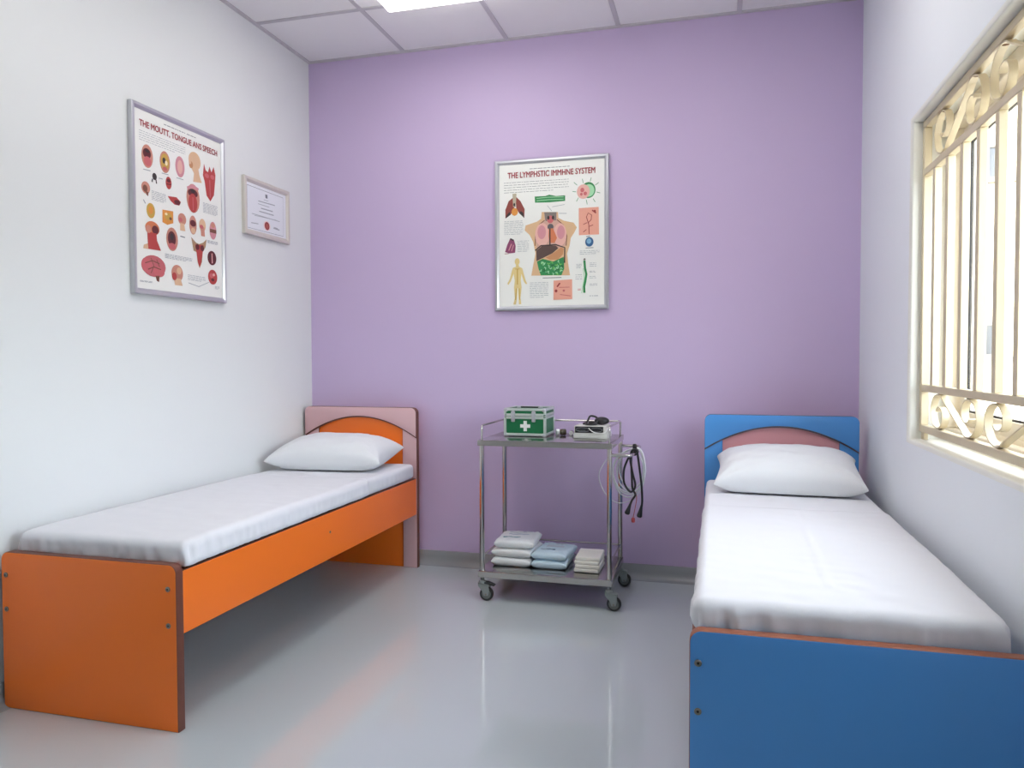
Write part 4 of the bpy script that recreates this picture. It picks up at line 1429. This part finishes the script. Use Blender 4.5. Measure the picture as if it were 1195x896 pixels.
MOUTH_PRINT = [
    ('t',0.3111,0.9707,0.5546,0.9704,1,'ink'),
    ('t',0.5724,0.9706,0.6823,0.9698,1,'ink'),
    ('t',0.0479,0.8885,0.553,0.8256,5,'ink2'),
    ('e',0.1284,0.7507,0.0598,0.0657,'skin3'),
    ('e',0.1257,0.766,0.0419,0.0285,'maroon'),
    ('e',0.1308,0.7225,0.0389,0.0272,'rose'),
    ('e',0.129,0.7793,0.0239,0.0085,'dark'),
    ('e',0.3165,0.7527,0.0568,0.0629,'skin3'),
    ('e',0.3165,0.7527,0.0448,0.0497,'gold'),
    ('e',0.3076,0.7601,0.018,0.0176,'dark'),
    ('e',0.3313,0.7491,0.015,0.0146,'cream'),
    ('e',0.3158,0.7147,0.024,0.0117,'rose'),
    ('e',0.4866,0.7565,0.0539,0.0628,'rose2'),
    ('e',0.4866,0.755,0.0299,0.0419,'pink'),
    ('e',0.6633,0.8242,0.0746,0.0551,'skin2'),
    ('p',[(0.6152,0.7813),(0.7019,0.8046),(0.7194,0.749),(0.749,0.7042),(0.6413,0.6941),(0.6537,0.7463)],'skin2'),
    ('e',0.6183,0.7939,0.0239,0.0213,'tan2'),
    ('e',0.6065,0.8072,0.0149,0.0121,'skin2'),
    ('p',[(0.7795,0.8315),(0.8002,0.7931),(0.83,0.7855),(0.851,0.8251),(0.8748,0.793),(0.9047,0.8328),(0.9284,0.7831),(0.9224,0.7425),(0.9043,0.6527),(0.8562,0.6064),(0.8084,0.6355),(0.7849,0.7206),(0.7642,0.7561)],'tongue'),
    ('l',[(0.8507,0.7388),(0.8563,0.6299)],0.012,'rose'),
    ('e',0.815,0.7612,0.0268,0.0141,'rose'),
    ('e',0.8866,0.7635,0.0269,0.0142,'rose'),
    ('e',0.2011,0.6493,0.024,0.0202,'dark'),
    ('l',[(0.1798,0.6335),(0.1734,0.614)],0.014,'grey2'),
    ('l',[(0.2157,0.634),(0.2213,0.6116)],0.012,'dark'),
    ('l',[(0.2459,0.6481),(0.2878,0.6495)],0.006,'ink2'),
    ('e',0.3535,0.638,0.033,0.0368,'tongue'),
    ('e',0.3537,0.6513,0.021,0.0103,'maroon'),
    ('l',[(0.3294,0.6289),(0.3834,0.6333)],0.008,'maroon'),
    ('e',0.1066,0.5713,0.0451,0.0342,'skin3'),
    ('e',0.1005,0.5662,0.0241,0.02,'brown'),
    ('p',[(0.1002,0.552),(0.1362,0.5493),(0.1297,0.5257),(0.1118,0.5321)],'brown'),
    ('p',[(0.3403,0.5601),(0.4394,0.5683),(0.4901,0.5466),(0.4718,0.5234),(0.4177,0.5212),(0.3759,0.5352)],'tongue'),
    ('e',0.448,0.5383,0.036,0.0149,'maroon'),
    ('e',0.6374,0.5915,0.081,0.0884,'skin3'),
    ('e',0.6347,0.6231,0.06,0.0259,'maroon'),
    ('e',0.6342,0.5622,0.054,0.0579,'tongue'),
    ('e',0.6348,0.6368,0.03,0.0122,'dark'),
    ('l',[(0.6345,0.5987),(0.6368,0.5199)],0.01,'rose'),
    ('p',[(0.5632,0.6524),(0.6352,0.678),(0.7098,0.6629),(0.7008,0.6478),(0.635,0.6536),(0.569,0.6351)],'rose2'),
    ('t',0.1665,0.5673,0.3215,0.511,7,'ink2'),
    ('t',0.7603,0.5883,0.946,0.5224,9,'ink2'),
    ('e',0.1551,0.4486,0.0452,0.043,'gold'),
    ('e',0.1552,0.4515,0.0241,0.0229,'orange'),
    ('p',[(0.2788,0.4725),(0.3991,0.4791),(0.3981,0.4082),(0.3316,0.3908),(0.2775,0.3998)],'orange'),
    ('e',0.3414,0.4402,0.0392,0.022,'gold'),
    ('e',0.3205,0.4525,0.0151,0.0073,'cream'),
    ('e',0.3683,0.4314,0.0151,0.0089,'brown'),
    ('e',0.5009,0.4463,0.0481,0.0359,'skin3'),
    ('p',[(0.4765,0.4212),(0.5246,0.422),(0.5362,0.3782),(0.4759,0.3764)],'skin2'),
    ('e',0.4828,0.4412,0.021,0.0135,'rose'),
    ('e',0.63,0.4278,0.0452,0.0579,'skin3'),
    ('e',0.6301,0.4385,0.0361,0.0198,'maroon'),
    ('e',0.6327,0.3931,0.0271,0.0183,'skin2'),
    ('e',0.7474,0.4413,0.0421,0.0402,'skin2'),
    ('p',[(0.7232,0.4262),(0.7714,0.4318),(0.7771,0.3735),(0.7289,0.3729)],'skin3'),
    ('e',0.7353,0.4307,0.0241,0.0123,'rose'),
    ('e',0.8827,0.4244,0.0451,0.0567,'rose2'),
    ('l',[(0.8435,0.4215),(0.9278,0.4218)],0.03,'brown'),
    ('e',0.8828,0.4575,0.027,0.0158,'skin3'),
    ('l',[(0.4755,0.3421),(0.5297,0.34)],0.008,'ink'),
    ('e',0.1682,0.3498,0.0755,0.0402,'orange2'),
    ('e',0.1982,0.3441,0.0362,0.0245,'maroon'),
    ('p',[(0.1134,0.326),(0.2099,0.3251),(0.2152,0.2852),(0.2565,0.231),(0.075,0.2276),(0.118,0.2596)],'tongue'),
    ('e',0.1258,0.3414,0.0302,0.0229,'skin3'),
    ('p',[(0.0755,0.2475),(0.118,0.2596),(0.1234,0.2273),(0.069,0.2271)],'skin2'),
    ('e',0.3816,0.3122,0.0664,0.0693,'skin3'),
    ('e',0.3786,0.3149,0.0453,0.0442,'maroon'),
    ('e',0.3788,0.3267,0.0211,0.0206,'dark'),
    ('e',0.381,0.2709,0.0393,0.0192,'rose'),
    ('p',[(0.6052,0.3522),(0.6622,0.3246),(0.7014,0.3193),(0.7528,0.3337),(0.7981,0.3602),(0.7828,0.3089),(0.7464,0.2744),(0.7339,0.2115),(0.7033,0.169),(0.6794,0.2069),(0.6678,0.267),(0.6316,0.2713)],'tan'),
    ('p',[(0.6501,0.3112),(0.7587,0.3189),(0.7464,0.2744),(0.7278,0.211),(0.7034,0.1751),(0.6825,0.2071),(0.6678,0.264)],'tongue'),
    ('e',0.6801,0.2988,0.0242,0.0184,'maroon'),
    ('e',0.7405,0.297,0.0241,0.0185,'maroon'),
    ('t',0.8072,0.3581,0.9457,0.3382,4,'ink2'),
    ('e',0.864,0.248,0.0575,0.0455,'maroon'),
    ('l',[(0.8641,0.2778),(0.867,0.2153)],0.012,'pink'),
    ('l',[(0.8247,0.235),(0.849,0.2686)],0.008,'dark'),
    ('e',0.8697,0.1275,0.0606,0.0472,'tongue'),
    ('e',0.8546,0.1358,0.0242,0.0157,'rose'),
    ('e',0.8849,0.1429,0.0151,0.0094,'pink'),
    ('e',0.8697,0.1103,0.0212,0.0094,'maroon'),
    ('t',0.2986,0.2229,0.6158,0.194,4,'ink2'),
    ('t',0.5575,0.1214,0.7755,0.0848,4,'ink2'),
    ('l',[(0.563,0.0691),(0.6904,0.0545),(0.818,0.0909)],0.005,'ink2'),
    ('e',0.176,0.1355,0.1274,0.0617,'brain'),
    ('e',0.1002,0.1359,0.0546,0.0427,'rose'),
    ('e',0.23,0.1061,0.0607,0.0289,'rose'),
    ('p',[(0.1901,0.0819),(0.2356,0.0848),(0.2289,0.0483),(0.2047,0.0541)],'brown'),
    ('l',[(0.0853,0.1462),(0.1614,0.166),(0.2369,0.1543)],0.008,'brown'),
    ('l',[(0.1149,0.1128),(0.1759,0.1312),(0.2515,0.122)],0.008,'brown'),
    ('l',[(0.1466,0.1792),(0.176,0.1384),(0.1448,0.0933)],0.007,'brown'),
    ('l',[(0.2071,0.1765),(0.2366,0.1354)],0.007,'brown'),
    ('e',0.4332,0.1156,0.0667,0.0505,'skin3'),
    ('p',[(0.3934,0.0878),(0.4722,0.0856),(0.493,0.0452),(0.4049,0.0443)],'skin2'),
    ('e',0.3996,0.0956,0.0273,0.0236,'tongue'),
    ('e',0.4546,0.132,0.0273,0.0208,'skin2'),
    ('t',0.0285,0.0465,0.1588,0.037,2,'ink2'),
    ('t',0.8968,0.0728,0.9575,0.0532,3,'ink2'),
    ('l',[(0.0818,0.6702),(0.1567,0.6733)],0.006,'ink2'),
    ('l',[(0.2765,0.6828),(0.3512,0.6847)],0.006,'ink2'),
    ('l',[(0.4409,0.6842),(0.5217,0.6855)],0.006,'ink2'),
    ('l',[(0.0781,0.4998),(0.0987,0.4808)],0.01,'ink2'),
]
CERTIFICATE_PRINT = [
    ('l',[(0.0139,0.9296),(0.9259,0.925),(0.9259,0.0501),(0.0139,0.0324),(0.0139,0.9296)],0.006,'ink'),
    ('p',[(0.4583,0.8629),(0.5139,0.8643),(0.5162,0.7821),(0.463,0.7797)],'ink'),
    ('l',[(0.4167,0.7295),(0.537,0.7355)],0.008,'ink2'),
    ('l',[(0.2824,0.6651),(0.706,0.6881)],0.014,'ink2'),
    ('l',[(0.2778,0.6035),(0.5602,0.6082)],0.009,'ink2'),
    ('l',[(0.3472,0.5255),(0.6481,0.537)],0.016,'ink2'),
    ('l',[(0.3009,0.4481),(0.6713,0.4589)],0.015,'ink2'),
    ('l',[(0.1204,0.3525),(0.8287,0.3611)],0.01,'ink2'),
    ('l',[(0.1852,0.3275),(0.7407,0.3679)],0.007,'ink2'),
    ('l',[(0.1042,0.151),(0.2778,0.1686)],0.012,'ink2'),
    ('l',[(0.6597,0.1738),(0.8218,0.1662)],0.018,'ink2'),
    ('l',[(0.6759,0.1968),(0.7755,0.1894)],0.01,'ink2'),
    ('e',0.4931,0.1764,0.0879,0.1057,'palepink'),
    ('e',0.4954,0.1769,0.0625,0.0884,'seal'),
    ('e',0.4954,0.1769,0.037,0.0538,'seal2'),
]



def text_mesh(body, width, height, bold=0.0):
    """text as 2-D triangles fitted to width x height, origin at the lower left"""
    cu = bpy.data.curves.new('txt', 'FONT')
    cu.body = body
    cu.size = 1
    cu.offset = bold
    cu.resolution_u = 3
    ob = bpy.data.objects.new('txt', cu)
    scene.collection.objects.link(ob)
    bpy.context.view_layer.update()
    me = bpy.data.meshes.new_from_object(ob.evaluated_get(bpy.context.evaluated_depsgraph_get()))
    co = [v.co.copy() for v in me.vertices]
    x0, x1 = min(c.x for c in co), max(c.x for c in co)
    y0, y1 = min(c.y for c in co if True), max(c.y for c in co)
    faces = [tuple(p.vertices) for p in me.polygons]
    bpy.data.objects.remove(ob)
    bpy.data.curves.remove(cu)
    bpy.data.meshes.remove(me)
    return [((c.x - x0) / (x1 - x0) * width, (c.y - y0) / (y1 - y0) * height) for c in co], faces


def print_mesh(place, w, h, art, paper, titles, seed):
    """flat printed sheet: paper plus thin ink layers; place(x, y, lift) puts sheet metres into the room"""
    rnd = random.Random(seed)
    b = MB()
    t = bmesh.new()
    lay = [1]

    def face(pts, mi):
        vs = [t.verts.new(place(x, y, 0.00004 + lay[0] * 1.4e-5)) for x, y in pts]
        f = t.faces.new(vs)
        f.material_index = mi

    def ribbon(pts, wd, mi):
        P = [Vector((x, y)) for x, y in pts]
        L, Rr = [], []
        for i in range(len(P)):
            d = (P[min(i + 1, len(P) - 1)] - P[max(i - 1, 0)])
            if d.length < 1e-9:
                d = Vector((1, 0))
            d.normalize()
            n = Vector((-d.y, d.x)) * wd / 2
            L.append(P[i] + n)
            Rr.append(P[i] - n)
        for i in range(len(P) - 1):
            face([L[i], Rr[i], Rr[i + 1], L[i + 1]], mi)
    f = t.faces.new([t.verts.new(place(x, y, 0)) for x, y in ((0, 0), (w, 0), (w, h), (0, h))])
    f.material_index = 0
    for it in art:
        lay[0] += 1
        if it[0] == 'e':
            _, u, v, ru, rv, c = it
            face([((u + ru * math.cos(2 * PI * k / 20)) * w, (v + rv * math.sin(2 * PI * k / 20)) * h) for k in range(20)],
                 2 + PKEYS.index(c))
        elif it[0] == 'p':
            face([(u * w, v * h) for u, v in it[1]], 2 + PKEYS.index(it[2]))
        elif it[0] == 'l':
            ribbon([(u * w, v * h) for u, v in it[1]], it[2] * w, 2 + PKEYS.index(it[3]))
        else:
            _, u0, v0, u1, v1, n, c = it
            for k in range(n):
                v = v0 + (v1 - v0) * (k + 0.5) / n
                u = u0
                while u < u1 - 0.004:
                    wl = rnd.uniform(0.012, 0.05)
                    e = min(u1, u + wl)
                    if k == n - 1 and u > u0 + (u1 - u0) * 0.75 and n > 2:
                        break
                    ribbon([(u * w, v * h), (e * w, v * h)], 0.0021 if n > 1 else 0.003, 2 + PKEYS.index(c))
                    u = e + 0.007
    for body, u0, v0, tw, th, bold in titles:
        lay[0] += 1
        pts, faces = text_mesh(body, tw * w, th * h)
        for sx, sy in ((0, 0), (bold, 0), (bold * 0.5, bold * 0.5), (bold * 0.5, -bold * 0.5)):
            lay[0] += 1
            for fc in faces:
                face([(u0 * w + pts[i][0] + sx, v0 * h + pts[i][1] + sy) for i in fc], 1)
    b.merge(t, keep=True)
    return b, [paper, M['title']] + [PM[k] for k in PKEYS]


def frame_mesh(place, w, h, fw, depth, lip):
    """mitred picture-frame moulding; place(x, y, lift) with lift out from the wall"""
    prof = [(0.0, 0.0), (0.0, depth - 0.003), (0.003, depth), (fw * 0.55, depth), (fw - 0.002, depth - lip), (fw, depth - lip - 0.002),
            (fw, 0.004), (fw, 0.0)]
    t = bmesh.new()
    rings = []
    for sx, sy, cx, cy in ((1, 1, 0, 0), (-1, 1, w, 0), (-1, -1, w, h), (1, -1, 0, h)):
        rings.append([t.verts.new(place(cx + sx * d, cy + sy * d, z_)) for d, z_ in prof])
    m = len(prof)
    for i in range(4):
        for j in range(m):
            t.faces.new((rings[i][j], rings[i][(j + 1) % m], rings[(i + 1) % 4][(j + 1) % m], rings[(i + 1) % 4][j]))
    bmesh.ops.recalc_face_normals(t, faces=list(t.faces))
    b = MB()
    b.merge(t)
    return b


def picture(name, place, w, h, fw, depth, lip, sheet_lift, art, frame_m, paper, titles, label, cat, seed, mat_w=0.0):
    t_ = thing(name, place(w / 2, 0, 0.0), label, cat)
    frame_mesh(place, w, h, fw, depth, lip).build('frame', frame_m, t_, angle=25)
    k = fw - 0.001

    def inner(x, y, l):
        return place(k + x, k + y, sheet_lift + l)
    b, ms = print_mesh(inner, w - 2 * k, h - 2 * k, art, paper, titles, seed)
    o = b.build('print', ms, t_)
    # backing board
    b = MB()
    t = bmesh.new()
    v0 = [t.verts.new(place(x, y, 0.001)) for x, y in ((k, k), (w - k, k), (w - k, h - k), (k, h - k))]
    v1 = [t.verts.new(place(x, y, sheet_lift - 0.0005)) for x, y in ((k, k), (w - k, k), (w - k, h - k), (k, h - k))]
    t.faces.new(v0)
    t.faces.new(v1)
    for i in range(4):
        t.faces.new((v0[i], v0[(i + 1) % 4], v1[(i + 1) % 4], v1[i]))
    bmesh.ops.recalc_face_normals(t, faces=list(t.faces))
    b.merge(t)
    b.build('backing_board', M['white'], t_)
    return t_


FWD = 0.023
picture('framed_poster', lambda x, y, l: Vector((1.132 + x, -0.0005 - l, 1.4204 + y)), 0.620, 0.809, FWD, 0.022, 0.006, 0.012,
        IMMUNE_PRINT, M['frame_alu'], M['paper'], [('THE LYMPHSTIC IMMHNE SYSTEM', 0.0855, 0.903, 0.826, 0.040, 0.0016)],
        'silver framed poster of the immune system with torso hanging on the lilac wall', 'poster', 11)
picture('framed_poster', lambda x, y, l: Vector((0.0005 + l, -1.4213 + x, 1.4296 + y)), 0.5995, 0.779, FWD, 0.022, 0.006, 0.012,
        MOUTH_PRINT, M['frame_alu'], M['paper'], [('THE MOUTT, TONGUE ANS SPEECH', 0.0484, 0.903, 0.900, 0.040, 0.0016)],
        'silver framed poster of mouth and tongue drawings hanging on the white wall', 'poster', 12)
picture('framed_certificate', lambda x, y, l: Vector((0.0005 + l, -0.6638 + x, 1.793 + y)), 0.4125, 0.2905, 0.027, 0.020, 0.006, 0.010,
        CERTIFICATE_PRINT, M['cert_frame'], M['cert_paper'], [],
        'small framed certificate with red seal hanging right of the mouth poster', 'certificate', 13)
